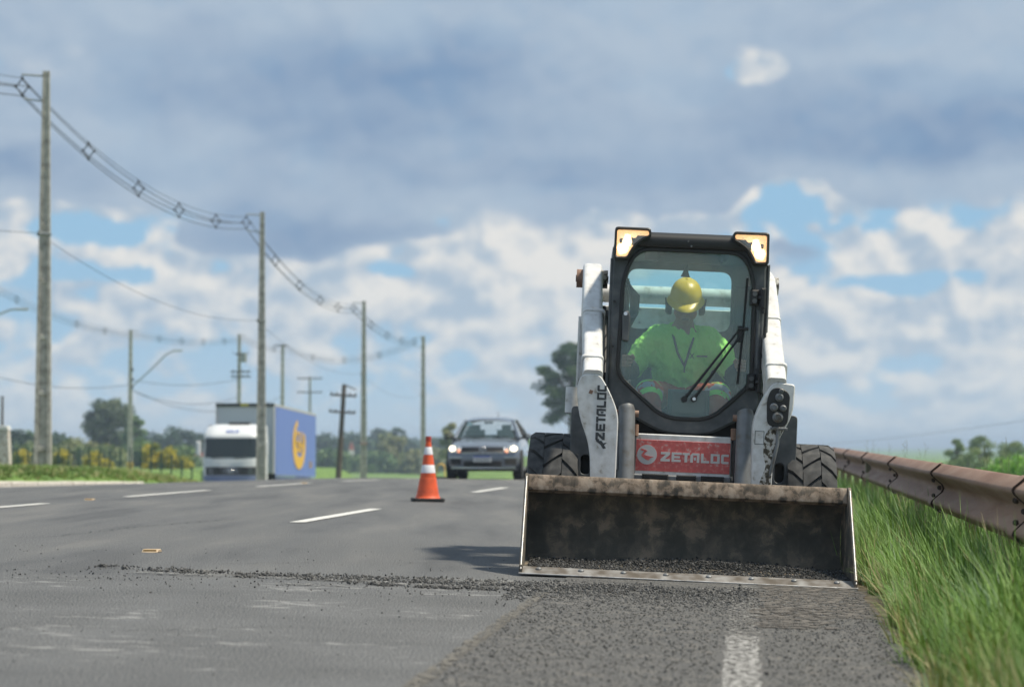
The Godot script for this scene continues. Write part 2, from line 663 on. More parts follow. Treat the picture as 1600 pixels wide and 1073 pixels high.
	M.wood = patchy(mat(1, 1, 1, 0.9), noise_tex(256, noise(0.03, 4, FastNoiseLite.TYPE_SIMPLEX_SMOOTH, 33), ramp([[0.0, 0.05, 0.035, 0.025], [1.0, 0.16, 0.125, 0.095]])), 0.6)
	M.cable = mat(0.06, 0.065, 0.07, 0.7)
	M.galv = mat(0.32, 0.34, 0.35, 0.55, 0.4)
	# rusty rail
	var rust := noise_tex(512, noise(0.016, 5, FastNoiseLite.TYPE_SIMPLEX_SMOOTH, 41), ramp([[0.1, 0.175, 0.092, 0.060], [0.45, 0.24, 0.142, 0.098], [0.7, 0.28, 0.18, 0.13], [0.95, 0.335, 0.245, 0.19]]))
	var rr := patchy(mat(1, 1, 1, 0.72), rust, 0.45)
	rr.uv1_scale = Vector3(0.9, 0.9, 0.09)
	rr.detail_enabled = true
	rr.detail_albedo = noise_tex(512, noise(0.06, 4, FastNoiseLite.TYPE_SIMPLEX, 44), ramp([[0.1, 0.10, 0.055, 0.04, 0.35], [0.4, 0.1, 0.06, 0.04, 0.0], [0.75, 0.3, 0.25, 0.2, 0.0], [1.0, 0.46, 0.42, 0.37, 0.8]]))
	rr.detail_blend_mode = BaseMaterial3D.BLEND_MODE_MIX
	rr.detail_uv_layer = BaseMaterial3D.DETAIL_UV_2
	rr.uv2_triplanar = true
	rr.uv2_scale = Vector3(1.2, 1.2, 0.16)
	M.rust = rr
	M.rust_dark = mat(0.035, 0.022, 0.016, 0.85)
	# loader
	var wp := noise_tex(512, noise(0.02, 6, FastNoiseLite.TYPE_SIMPLEX_SMOOTH, 51), ramp([[0.06, 0.30, 0.27, 0.23], [0.22, 0.57, 0.56, 0.54], [0.5, 0.65, 0.65, 0.645], [0.85, 0.74, 0.74, 0.74]]))
	M.white_paint = patchy(mat(1, 1, 1, 0.42), wp, 1.1)
	M.grime = patchy(mat(1, 1, 1, 0.8), noise_tex(512, noise(0.022, 5, FastNoiseLite.TYPE_SIMPLEX_SMOOTH, 52), ramp([[0.0, 0.03, 0.026, 0.02], [0.47, 0.10, 0.085, 0.06], [0.56, 0.45, 0.43, 0.39], [1.0, 0.62, 0.61, 0.59]])), 2.2)
	M.cab_grey = patchy(mat(1, 1, 1, 0.55), noise_tex(256, noise(0.02, 5, FastNoiseLite.TYPE_SIMPLEX_SMOOTH, 53), ramp([[0.1, 0.050, 0.056, 0.062], [0.55, 0.080, 0.088, 0.096], [0.9, 0.125, 0.128, 0.13]])), 1.3)
	M.black = mat(0.018, 0.018, 0.019, 0.5)
	M.black_matt = mat(0.022, 0.022, 0.022, 0.85)
	M.steel = patchy(mat(1, 1, 1, 0.5, 0.25), noise_tex(256, noise(0.02, 5, FastNoiseLite.TYPE_SIMPLEX_SMOOTH, 54), ramp([[0.0, 0.11, 0.085, 0.06], [0.4, 0.17, 0.18, 0.19], [1.0, 0.24, 0.25, 0.265]])), 1.6)
	M.bright_steel = patchy(mat(1, 1, 1, 0.42, 0.55), noise_tex(256, noise(0.03, 5, FastNoiseLite.TYPE_SIMPLEX_SMOOTH, 55), ramp([[0.0, 0.20, 0.17, 0.14], [0.4, 0.36, 0.35, 0.34], [1.0, 0.60, 0.60, 0.60]])), 2.0)
	M.worn_steel = patchy(mat(1, 1, 1, 0.5, 0.3), noise_tex(256, noise(0.02, 6, FastNoiseLite.TYPE_SIMPLEX_SMOOTH, 155), ramp([[0.2, 0.13, 0.11, 0.09], [0.5, 0.22, 0.205, 0.19], [0.8, 0.34, 0.335, 0.325]])), 1.3)
	var bk := noise_tex(1024, bucket_noise(56), ramp([[0.1, 0.048, 0.045, 0.038], [0.42, 0.075, 0.070, 0.057], [0.56, 0.105, 0.094, 0.074], [0.65, 0.17, 0.14, 0.105], [0.78, 0.27, 0.21, 0.155], [1.0, 0.33, 0.26, 0.20]]))
	M.bucket_in = patchy(mat(1, 1, 1, 0.85), bk, 0.42)
	var bt := noise_tex(1024, bucket_noise(57), ramp([[0.2, 0.022, 0.020, 0.017], [0.40, 0.055, 0.045, 0.034], [0.47, 0.17, 0.125, 0.09], [0.6, 0.27, 0.21, 0.16], [0.85, 0.40, 0.34, 0.28]]))
	M.bucket_top = patchy(mat(1, 1, 1, 0.8), bt, 0.9)
	M.rubber = patchy(mat(1, 1, 1, 0.9), noise_tex(256, noise(0.03, 5, FastNoiseLite.TYPE_SIMPLEX_SMOOTH, 58), ramp([[0.1, 0.034, 0.035, 0.036], [0.55, 0.058, 0.059, 0.061], [0.9, 0.10, 0.098, 0.095]])), 1.5)
	var red := noise_tex(512, noise(0.02, 6, FastNoiseLite.TYPE_SIMPLEX_SMOOTH, 59), ramp([[0.0, 0.50, 0.11, 0.10], [0.55, 0.66, 0.125, 0.115], [0.68, 0.66, 0.17, 0.155], [0.9, 0.66, 0.40, 0.37]]))
	M.red = patchy(mat(1, 1, 1, 0.5), red, 2.4)
	M.print_white = mat(0.62, 0.61, 0.60, 0.6)
	M.print_dark = mat(0.045, 0.05, 0.055, 0.7)
	var g := mat(0.50, 0.92, 0.82, 0.03)
	g.albedo_color.a = 0.075
	g.transparency = BaseMaterial3D.TRANSPARENCY_ALPHA
	M.cab_glass = g
	var g2 := mat(0.66, 0.96, 0.91, 0.02)
	g2.albedo_color.a = 0.0
	g2.transparency = BaseMaterial3D.TRANSPARENCY_ALPHA
	g2.refraction_enabled = true
	g2.refraction_scale = 0.05
	M.rear_glass = g2
	var g3 := mat(0.20, 0.34, 0.36, 0.03)
	g3.albedo_color.a = 0.14
	g3.transparency = BaseMaterial3D.TRANSPARENCY_ALPHA
	M.car_glass = g3
	var clear := mat(0.8, 0.8, 0.8, 0.04)
	clear.albedo_color.a = 0.12
	clear.transparency = BaseMaterial3D.TRANSPARENCY_ALPHA
	M.clear = clear
	M.chrome = mat(0.62, 0.63, 0.65, 0.16, 1.0)
	M.reflector = mat(0.75, 0.75, 0.75, 0.25, 0.9)

func bucket_noise(sd: int) -> FastNoiseLite:
	var f := noise(0.010, 7, FastNoiseLite.TYPE_SIMPLEX_SMOOTH, sd)
	f.fractal_gain = 0.62
	f.domain_warp_enabled = true
	f.domain_warp_amplitude = 40.0
	f.domain_warp_frequency = 0.02
	return f

func lamp_mat(r: float, g: float, b: float, e: float) -> StandardMaterial3D:
	var m := mat(0.7, 0.68, 0.6, 0.3)
	m.emission_enabled = true
	m.emission = Color(r, g, b)
	m.emission_energy_multiplier = e
	return m

# ------------------------------------------------------------------ the setting
func strip(called: String, us: Array, ds: Array, over: float, m: Material, hgt = null) -> MeshInstance3D:
	var vs := PackedVector3Array()
	var ns := PackedVector3Array()
	var uvs := PackedVector2Array()
	var ix := PackedInt32Array()
	var nu := us.size()
	var nd := ds.size()
	for i in nd:
		for j in nu:
			var p: Vector3 = hgt.call(us[j], ds[i]) if hgt != null else lay(us[j], ds[i], over)
			vs.append(p)
			uvs.append(Vector2((us[j] - us[0]) / (us[nu - 1] - us[0]), (ds[i] - ds[0]) / (ds[nd - 1] - ds[0])))
	for i in nd:
		for j in nu:
			var du := vs[i * nu + mini(j + 1, nu - 1)] - vs[i * nu + maxi(j - 1, 0)]
			var dv := vs[mini(i + 1, nd - 1) * nu + j] - vs[maxi(i - 1, 0) * nu + j]
			var k := du.cross(dv).normalized()
			ns.append(k if k.y > 0 else -k)
	for i in nd - 1:
		for j in nu - 1:
			var a := i * nu + j
			ix.append_array([a, a + nu, a + 1, a + 1, a + nu, a + nu + 1])
	var arrays := []
	arrays.resize(Mesh.ARRAY_MAX)
	arrays[Mesh.ARRAY_VERTEX] = vs
	arrays[Mesh.ARRAY_NORMAL] = ns
	arrays[Mesh.ARRAY_TEX_UV] = uvs
	arrays[Mesh.ARRAY_TEX_UV2] = uvs
	arrays[Mesh.ARRAY_INDEX] = ix
	var am := ArrayMesh.new()
	am.add_surface_from_arrays(Mesh.PRIMITIVE_TRIANGLES, arrays)
	am.surface_set_material(0, m)
	var o := MeshInstance3D.new()
	o.name = numbered(called)
	o.mesh = am
	add_child(o)
	return o

func steps(a: float, b: float, d: float) -> Array:
	var o := []
	var k := int(ceil((b - a) / d))
	for i in k + 1:
		o.append(a + (b - a) * i / k)
	return o

func left_land(D: float) -> float:
	return maxf(-0.3 - 0.0085 * D, -5.0)

func land_point(u: float, D: float) -> Vector3:
	var base := profile(D) + cross_fall(u)
	if u > -17.7 and u < 0.62:
		base -= 0.05
	elif u <= -17.7 and u > -28.2:
		var bank := sstep(-17.65, -18.6, u) * (1.0 - sstep(-20.6, -22.2, u))
		base += -0.12 + (0.27 + 0.36 * bank) * (1.0 - sstep(62.0, 90.0, D)) * sstep(-22.6, -20.8, u)
	elif u <= -28.2:
		base = lerpf(base - 0.12, left_land(D), sstep(-28.2, -33.0, u))
	elif u >= 0.62:
		base += -0.012
	# a green rise beyond the crest
	var x := u + HEAD * D - bend(D)
	base += 3.0 * sstep(-11.0, -3.0, x) * (1.0 - sstep(60.0, 200.0, x)) * sstep(175.0, 250.0, D) * (1.0 - sstep(420.0, 800.0, D))
	return Vector3(x, EYE + base, -D)

func side_lane(u: float, D: float) -> Vector3:
	var v := u - 0.0008 * pow(maxf(D - 95.0, 0.0), 2.0)
	return lay(v, D, -0.09)

func land_at(x: float, D: float) -> Vector3:
	return land_point(x - HEAD * D + bend(D), D)

func setting() -> void:
	var us := [-2500.0, -1200.0, -600.0, -300.0, -180.0, -120.0, -80.0, -60.0, -48.0, -40.0, -34.0, -33.0, -32.0, -31.0, -30.0, -29.0, -28.2, -25.0, -22.6, -22.2, -21.7, -21.2, -20.8, -20.4, -20.0, -19.4, -18.9, -18.5, -18.1, -17.75, -17.65, -9.0, -3.7, 0.55, 0.66, 1.5, 3.0, 5.0, 8.7, 16.0, 30.0, 60.0, 120.0, 300.0, 700.0, 2500.0]
	var ds := [-30.0, -15.0] + steps(0.0, 150.0, 2.5) + steps(155.0, 300.0, 8.0) + [340.0, 400.0, 500.0, 700.0, 1100.0, 1800.0, 3000.0, 5000.0]
	structure(strip("ground", us, ds, 0.0, M.land, land_point), "rough green roadside grassland reaching to the far trees")
	# carriageway
	var rd := steps(-6.0, 20.0, 1.0) + steps(21.0, 165.0, 1.5)
	structure(strip("road", [-17.6, -15.0, -12.0, -9.0, -7.0, -5.0, -3.7, -2.0, -1.02, 0.0, 0.6], rd, 0.0, M.asphalt), "grey asphalt highway lanes with dashed white lines")
	structure(shoulder(), "coarse dark asphalt shoulder beside the grass")
	structure(strip("side_road", [-28.0, -25.0, -21.6], steps(40.0, 125.0, 3.0), -0.09, M.asphalt, side_lane), "asphalt slip road where the lorry drives")
	structure(strip("verge_soil", [0.595, 0.7, 1.2, 2.2, 3.6], steps(-6.0, 60.0, 1.0), -0.006, M.soil), "dark soil under the verge grass")
	# old scraped surface in front of the working machine
	structure(strip("scraped_asphalt", steps(-8.6, -0.9, 0.5), steps(3.0, 11.35, 0.5), 0.0025, scraped()), "paler scraped asphalt with chalky scuffs")
	# pale joint between lane and shoulder
	var jm := speckled([[0.115, 0.11, 0.098], [0.14, 0.131, 0.115], [0.17, 0.156, 0.135]], 0.9, 0.05, 62, 0.50)
	for q in [[3.0, 11.3]]:
		structure(ragged("road_joint", -1.065, -1.005, q[0], q[1], 0.0075, 0.014, jm), "pale sandy joint between lane and shoulder")
	# lane markings
	for k in 9:
		var d0 := 18.6 + 12.0 * k - 12.0
		if d0 + 4.0 > 12.5:
			marking(-3.82, -3.69, d0, d0 + 4.0, "short white lane dash on the lane nearest the loader")
	for k in 12:
		var d0 := 19.3 + 7.0 * k
		marking(-7.37, -7.24, d0, d0 + 4.0, "white dash of the far lane line")
	M.crack = mat(0.022, 0.021, 0.020, 0.95)
	crack([Vector2(-3.0, 12.6), Vector2(-2.5, 13.1), Vector2(-1.9, 13.5)], 0.006)
	crack([Vector2(-4.6, 11.6), Vector2(-3.6, 11.5), Vector2(-2.7, 11.55)], 0.006)
	crack([Vector2(-5.6, 14.0), Vector2(-4.8, 15.5), Vector2(-4.7, 17.5), Vector2(-4.4, 19.5)], 0.007)
	crack([Vector2(-2.4, 8.3), Vector2(-1.8, 8.8), Vector2(-1.1, 8.9)], 0.004)
	var worn := speckled([[0.19, 0.188, 0.182], [0.28, 0.277, 0.27], [0.36, 0.357, 0.35]], 0.8, 0.06, 64, 0.44)
	structure(ragged("edge_line", -0.095, 0.035, 3.0, 9.2, 0.0072, 0.012, worn), "worn white edge line in the foreground")
	var faint := speckled([[0.16, 0.158, 0.152], [0.26, 0.255, 0.245]], 0.8, 0.05, 68, 0.60)
	structure(ragged("edge_line", -0.10, 0.04, 8.9, 12.4, 0.0082, 0.02, faint), "almost scraped-off edge line before the bucket")
	var dust := speckled([[0.085, 0.079, 0.072], [0.105, 0.095, 0.085], [0.13, 0.117, 0.104]], 0.35, 0.06, 65, 0.46)
	for q in [[0.06, 0.60, 10.3, 12.7, 0.05, 0.0072], [0.02, 0.35, 9.6, 10.9, 0.06, 0.0090]]:
		structure(ragged("soil_patch", q[0], q[1], q[2], q[3], q[5], q[4], dust), "brown dusty patch at the edge of the shoulder")
	var chalk := speckled([[0.16, 0.158, 0.15], [0.22, 0.217, 0.21], [0.28, 0.275, 0.265]], 0.9, 0.04, 66, 0.56)
	for p in [[-2.6, -1.85, 11.62, 0.07], [-1.65, -0.95, 11.98, 0.14], [-2.0, -1.25, 11.5, 0.07], [-3.2, -2.6, 11.62, 0.06], [-2.4, -2.0, 11.2, 0.05]]:
		structure(ragged("scrape_mark", p[0], p[1], p[2] - p[3], p[2] + p[3], 0.0085, 0.05, chalk), "chalky scrape mark on the asphalt")
	# road studs
	for p in [[-3.62, 13.6], [-7.32, 24.9], [-3.62, 37.6], [-7.32, 36.9]]:
		var s := thing("road_stud", "yellow reflective road stud on the %s lane line" % ("near" if p[0] > -5 else "far"), "road stud", Transform3D(Basis(Vector3.UP, -atan(HEAD)), lay(p[0], p[1])), "yellow road studs")
		s.set_meta("label", {13.6: "yellow road stud lying nearest, left of the gravel ridge", 24.9: "yellow road stud before the second dash of the far line", 37.6: "yellow road stud between cone and car", 36.9: "yellow road stud farthest along the far lane line"}[p[1]])
		var g := Geo.new()
		g.t = side_t()
		g.prism(PackedVector2Array([Vector2(-0.055, 0.0), Vector2(0.055, 0.0), Vector2(0.03, 0.018), Vector2(-0.03, 0.018)]), -0.05, 0.05, 0.004)
		build(g, "stud_body", mat(0.44, 0.34, 0.23, 0.6), s)
		build(box_g(Vector3(0, 0.0115, 0.0445), Vector3(0.08, 0.012, 0.006), 0.001), "reflector", mat(0.55, 0.34, 0.14, 0.3), s)
	# kerb of the left verge, stone by stone
	var kerb := Node3D.new()
	kerb.name = "kerb"
	add_child(kerb)
	structure(kerb, "whitewashed kerb stones along the left grass verge")
	var kg := Geo.new()
	kg.t = side_t()
	kg.prism(PackedVector2Array([Vector2(-0.47, -0.2), Vector2(0.47, -0.2), Vector2(0.47, 0.15), Vector2(-0.47, 0.15)]), -0.17, 0.17, 0.03)
	var km := kg.mesh(M.kerb)
	for k in 34:
		var D := 40.0 + k * 0.97
		if D > 65.0 and D < 68.5:
			continue
		var w := rng.randf_range(-0.012, 0.012)
		place(km, "kerb_stone", kerb, Transform3D(Basis(Vector3.UP, -atan(HEAD) + rng.randf_range(-0.012, 0.012)), lay(-17.62 + w, D, rng.randf_range(-0.015, 0.008))))

func shoulder() -> MeshInstance3D:
	var g := Geo.new()
	var n := noise(4.0, 3, FastNoiseLite.TYPE_SIMPLEX_SMOOTH, 27)
	var rows := []
	for d in steps(-6.0, 15.0, 0.05) + steps(16.0, 120.0, 1.5):
		var row := PackedVector3Array()
		for k in 6:
			var u := lerpf(-1.02, 0.6, k / 5.0)
			if k == 0:
				u += n.get_noise_1d(d) * 0.035 + n.get_noise_1d(d * 0.15 + 40.0) * 0.03
			elif k == 5:
				u += n.get_noise_1d(d * 0.8 + 90.0) * 0.05
			row.append(lay(u, d, 0.005))
		rows.append(row)
	g.sheet(rows, false, false)
	return build(g, "road_shoulder", M.chippings)

# thin matter lying on the road: broken up by its own grain
func speckled(stops: Array, scale: float, freq: float, sd: int, cut: float) -> StandardMaterial3D:
	var f := noise(freq, 5, FastNoiseLite.TYPE_SIMPLEX_SMOOTH, sd)
	f.fractal_gain = 0.62
	var gr := [[cut - 0.02, stops[0][0], stops[0][1], stops[0][2], 0.0]]
	for k in stops.size():
		gr.append([cut + 0.12 * k, stops[k][0], stops[k][1], stops[k][2], 1.0])
	var m := patchy(mat(1, 1, 1, 0.9), noise_tex(512, f, ramp(gr)), scale, true)
	m.transparency = BaseMaterial3D.TRANSPARENCY_ALPHA_SCISSOR
	m.alpha_scissor_threshold = 0.5
	return m

func crack(pts: Array, wide: float) -> void:
	var g := Geo.new()
	var n := noise(7.0, 3, FastNoiseLite.TYPE_SIMPLEX_SMOOTH, 33)
	var rows := []
	for i in pts.size() - 1:
		for k in 24:
			var t := k / 24.0
			var p: Vector2 = pts[i].lerp(pts[i + 1], t)
			var d: Vector2 = (pts[i + 1] - pts[i]).normalized()
			var s := Vector2(-d.y, d.x)
			p += s * n.get_noise_2d(p.x, p.y) * 0.07
			var w := wide * (0.5 + 0.8 * absf(n.get_noise_2d(p.x * 3.0, p.y + 40.0)))
			rows.append(PackedVector3Array([lay(p.x - s.x * w, p.y - s.y * w, 0.0065), lay(p.x + s.x * w, p.y + s.y * w, 0.0065)]))
	g.sheet(rows, false, false)
	structure(build(g, "road_crack", M.crack), "thin dark crack in the asphalt")

func marking(u0: float, u1: float, d0: float, d1: float, label: String) -> void:
	structure(ragged("lane_marking", u0, u1, d0, d1, 0.006, 0.005, M.paint), label)

# a painted or powdery patch with an uneven outline
func ragged(called: String, u0: float, u1: float, d0: float, d1: float, over: float, rag: float, m: Material) -> MeshInstance3D:
	var g := Geo.new()
	var rows := []
	var n := noise(1.0 / maxf(0.08, rag * 3.0), 3, FastNoiseLite.TYPE_SIMPLEX_SMOOTH, 7)
	var mid := (u0 + u1) / 2
	var half := (u1 - u0) / 2
	for d in steps(d0, d1, clampf((d1 - d0) / 120.0, 0.008, 0.05)):
		var row := PackedVector3Array()
		var q := clampf(minf(d - d0, d1 - d) / maxf(rag * 1.5, 0.004), 0.0, 1.0)
		var e := sqrt(1.0 - pow(1.0 - q, 2.0)) * 0.75 + 0.25 * minf(1.0, q * 8.0)
		for k in 5:
			var t := lerpf(-1.0, 1.0, k / 4.0)
			row.append(lay(mid + t * half * e + (n.get_noise_2d(d + u0 * 3.7, t * 9.0) * rag if k != 2 else 0.0) * 1.6, d, over))
		rows.append(row)
	g.sheet(rows, false, false)
	return build(g, called, m)

func scraped() -> StandardMaterial3D:
	var m: StandardMaterial3D = M.asphalt.duplicate()
	# scuffs drawn out across the road by the bucket
	var w := 512
	var im := Image.create(w, w, false, Image.FORMAT_RGBA8)
	var n1 := noise(0.03, 4, FastNoiseLite.TYPE_SIMPLEX_SMOOTH, 71)
	var n2 := noise(0.011, 4, FastNoiseLite.TYPE_SIMPLEX_SMOOTH, 72)
	var n3 := noise(0.16, 2, FastNoiseLite.TYPE_SIMPLEX, 73)
	for y in w:
		for x in w:
			var scuff := n1.get_noise_2d(x * 0.8, y * 2.4) * 0.6 + n3.get_noise_2d(x * 0.7, y * 1.6) * 0.35 + n2.get_noise_2d(x, y) * 0.55
			var q := sstep(0.32, 0.62, scuff)
			var tone := 0.100 + 0.06 * n2.get_noise_2d(x * 1.4 + 300.0, y * 1.4) + 0.03 * n1.get_noise_2d(x * 0.6, y + 90.0)
			var c := Color(tone * 0.98, tone, tone * 1.02).lerp(Color(0.30, 0.30, 0.295), q)
			c = c.linear_to_srgb()
			c.a = 0.42 + 0.35 * q
			im.set_pixel(x, y, c)
	m.detail_albedo = ImageTexture.create_from_image(im)
	m.uv2_triplanar = false
	m.uv2_world_triplanar = false
	m.uv2_scale = Vector3.ONE
	return m

# ------------------------------------------------------------------ guard rail
func guard_rail() -> void:
	var rail := thing("guard_rail", "rusty brown steel guard rail along the grassy verge", "guard rail", Transform3D(Basis(), lay(1.27, 10.2)))
	var base := lay(1.27, 10.2)
	# W section: (towards the road, height), road side is -u
	var sec := [Vector2(0.0, -0.156), Vector2(0.022, -0.150), Vector2(0.05, -0.128), Vector2(0.076, -0.108), Vector2(0.083, -0.094), Vector2(0.076, -0.078), Vector2(0.045, -0.05), Vector2(0.012, -0.024), Vector2(0.002, 0.0), Vector2(0.012, 0.024), Vector2(0.045, 0.05), Vector2(0.076, 0.078), Vector2(0.083, 0.094), Vector2(0.076, 0.108), Vector2(0.05, 0.128), Vector2(0.022, 0.150), Vector2(0.0, 0.156)]
	var L := 4.5
	for k in 12:
		var d0 := 1.2 + L * k
		var g := Geo.new()
		var rows := []
		# each sheet laps over the nearer one, so that its edge shows
		for d in [d0 - 0.16, d0 + 0.05, d0 + 0.2, d0 + 0.6, d0 + 1.5, d0 + 2.5, d0 + 3.5, d0 + L, d0 + L + 0.12]:
			var lapped: float = 0.013 if d < d0 + 0.1 else 0.0
			var front := PackedVector3Array()
			for s in sec:
				front.append(lay(1.27, d, 0.012 + 0.0052 * (d - 10.0)) - base + Vector3(-s.x - lapped, 0.525 + s.y + lapped * s.y * 4.0, 0))
			rows.append(front)
		g.sheet(rows, false, true)
		var back := []
		for r in rows:
			var b := PackedVector3Array()
			for q in r:
				b.append(q + Vector3(0.004, 0, 0))
			back.append(b)
		g.sheet(back, false, false)
		# edges of the sheet
		var lap := Geo.new()
		for j in sec.size() - 1:
			lap.quad(rows[0][j], rows[0][j + 1], rows[0][j + 1] + Vector3(0.012, 0, 0.0), rows[0][j] + Vector3(0.012, 0, 0.0))
		build(lap, "lap_edge", M.rust_dark, rail)
		for j in sec.size() - 1:
			g.quad(rows[8][j], rows[8][j + 1], back[8][j + 1], back[8][j])
		for i in rows.size() - 1:
			for j in [0, sec.size() - 1]:
				g.quad(rows[i][j], rows[i + 1][j], back[i + 1][j], back[i][j])
		build(g, "rail_sheet", M.rust, rail)
		# bolts at the lap
		for y in [-0.05, 0.05, 0.0]:
			for dd in [0.07, 0.16]:
				var p: Vector3 = lay(1.27, d0 - dd * 0.8 + 0.02, 0.012 + 0.0052 * (d0 - 10.0)) - base + Vector3(-0.026 if y == 0.0 else -0.064, 0.525 + y, 0)
				var bg := Geo.new()
				bg.t = Transform3D(Basis(Vector3(0, 0, 1), PI / 2), p)
				bg.lathe([Vector2(0, 0.012), Vector2(0.008, 0.011), Vector2(0.014, 0.004), Vector2(0.014, -0.004)], 8)
				build(bg, "bolt", M.rust_dark, rail)
		# post and spacer
		for h in [0.12, 2.37]:
			var q: Vector3 = lay(1.27, d0 + h, 0.012 + 0.0052 * (d0 + h - 10.0)) - base
			var pg := Geo.new()
			pg.t = Transform3D(Basis(Vector3.UP, -atan(HEAD)), q)
			pg.box(Vector3(0.165, 0.05, 0.0), Vector3(0.012, 1.02, 0.11), 0.002)
			pg.box(Vector3(0.20, 0.05, -0.05), Vector3(0.058, 1.02, 0.008), 0.002)
			pg.box(Vector3(0.20, 0.05, 0.05), Vector3(0.058, 1.02, 0.008), 0.002)
			build(pg, "post", M.rust, rail)
			var sg := Geo.new()
			sg.t = Transform3D(Basis(Vector3.UP, -atan(HEAD)), q)
			sg.box(Vector3(0.083, 0.49, 0.0), Vector3(0.15, 0.14, 0.09), 0.004)
			build(sg, "spacer_block", M.rust_dark, rail)
	# reflector plate standing on the valley of the beam
	var rp: Vector3 = lay(1.27, 23.2, 0.08) - base
	var rg := box_g(rp + Vector3(-0.035, 0.535, 0.0), Vector3(0.055, 0.11, 0.02), 0.004)
	tag(build(rg, "reflector_plate", mat(0.20, 0.19, 0.13, 0.5), rail), "small dull reflector plate", "")

# ------------------------------------------------------------------ the loader
# local axes: x right in the picture, y up, z towards the camera; the origin lies on the road under the middle of the bucket's lip
func loader_t() -> Transform3D:
	var b := Basis(Vector3.UP, deg_to_rad(-1.8)) * Basis(Vector3(0, 0, 1), deg_to_rad(-2.55))
	return Transform3D(b, Vector3(0.986, ground_y(0.986, 12.6) + 0.004, -12.6))

func P2(a: Array) -> PackedVector2Array:
	var o := PackedVector2Array()
	for k in range(0, a.size(), 2):
		o.append(Vector2(a[k], a[k + 1]))
	return o

func PV(a: Array) -> Array:
	var o := []
	for k in range(0, a.size(), 2):
		o.append(Vector2(a[k], a[k + 1]))
	return o

func loader() -> void:
	var L := thing("skid_steer_loader", "white and black skid steer loader scraping the road with its wide bucket", "loader", loader_t())
	loader_bucket(L)
	loader_chassis(L)
	loader_arms(L)
	loader_cab(L)
	for s in [-1.0, 1.0]:
		for z in [-1.55, -2.75]:
			loader_wheel(L, s, z)

func loader_bucket(L: Node3D) -> void:
	var hw := 0.94
	var inner := [Vector2(-0.095, 0.030), Vector2(-0.40, 0.042), Vector2(-0.58, 0.058), Vector2(-0.665, 0.10), Vector2(-0.715, 0.18), Vector2(-0.735, 0.27), Vector2(-0.715, 0.36), Vector2(-0.665, 0.44), Vector2(-0.60, 0.51), Vector2(-0.575, 0.53)]
	var g := Geo.new()
	var rows := []
	var out := []
	for p in inner:
		var a := PackedVector3Array()
		var b := PackedVector3Array()
		for k in 25:
			var x := lerpf(-hw + 0.012, hw - 0.012, k / 24.0)
			var dent := 0.006 * sin(x * 9.0 + p.y * 11.0) + 0.004 * sin(x * 23.0 - p.y * 17.0)
			a.append(Vector3(x, p.y, p.x + dent * sstep(0.08, 0.3, p.y)))
			b.append(Vector3(x, p.y - 0.012, p.x - 0.014))
		rows.append(a)
		out.append(b)
	g.sheet(rows, false, true)
	g.sheet(out, false, false)
	var bucket := build(g, "bucket", M.bucket_in, L)
	tag(bucket, "wide dirty steel bucket with rust-stained dark inside", "")
	# folded lip along the top
	var tg := Geo.new()
	tg.t = side_t()
	tg.prism(P2([-0.60, 0.50, -0.585, 0.455, -0.50, 0.452, -0.47, 0.47, -0.472, 0.535, -0.49, 0.556, -0.57, 0.556]), -hw + 0.008, hw - 0.008, 0.006)
	tag(build(tg, "top_rail", M.bucket_top, bucket), "rusty top rail", "")
	# side plates
	for s in [-1.0, 1.0]:
		var sg := Geo.new()
		sg.t = side_t(s * hw)
		sg.prism(P2([0.0, 0.004, -0.16, 0.004, -0.60, 0.06, -0.69, 0.11, -0.74, 0.19, -0.755, 0.28, -0.735, 0.38, -0.67, 0.47, -0.60, 0.555, -0.485, 0.562, -0.46, 0.545, -0.02, 0.06, 0.0, 0.05]), -0.010, 0.010, 0.003)
		build(sg, "side_plate", M.bucket_in, bucket)
		# worn bright edge
		build(tube_g([Vector3(s * hw, 0.03, 0.004), Vector3(s * hw, 0.055, -0.015), Vector3(s * hw, 0.543, -0.457)], 0.0052, 6), "worn_edge", M.bright_steel, bucket)
	# cutting edge, bolted on
	var cg := Geo.new()
	cg.t = side_t()
	cg.prism(P2([0.012, 0.002, 0.012, 0.007, -0.012, 0.016, -0.115, 0.041, -0.115, 0.026, -0.03, 0.002]), -hw - 0.012, hw + 0.012, 0.002)
	var cut := build(cg, "cutting_edge", M.worn_steel, bucket)
	tag(cut, "worn grey cutting edge with a shiny front", "")
	build(tube_g([Vector3(-hw - 0.01, 0.006, 0.011), Vector3(hw + 0.01, 0.006, 0.011)], 0.0055, 6), "bright_edge", M.bright_steel, cut)
	for k in 8:
		var bg := Geo.new()
		bg.t = Transform3D(Basis(Vector3.RIGHT, 0.26), Vector3(-0.84 + 0.24 * k, 0.027, -0.062))
		bg.lathe([Vector2(0, 0.015), Vector2(0.009, 0.014), Vector2(0.016, 0.009), Vector2(0.018, 0.0)], 10)
		build(bg, "bolt", M.steel, bucket)

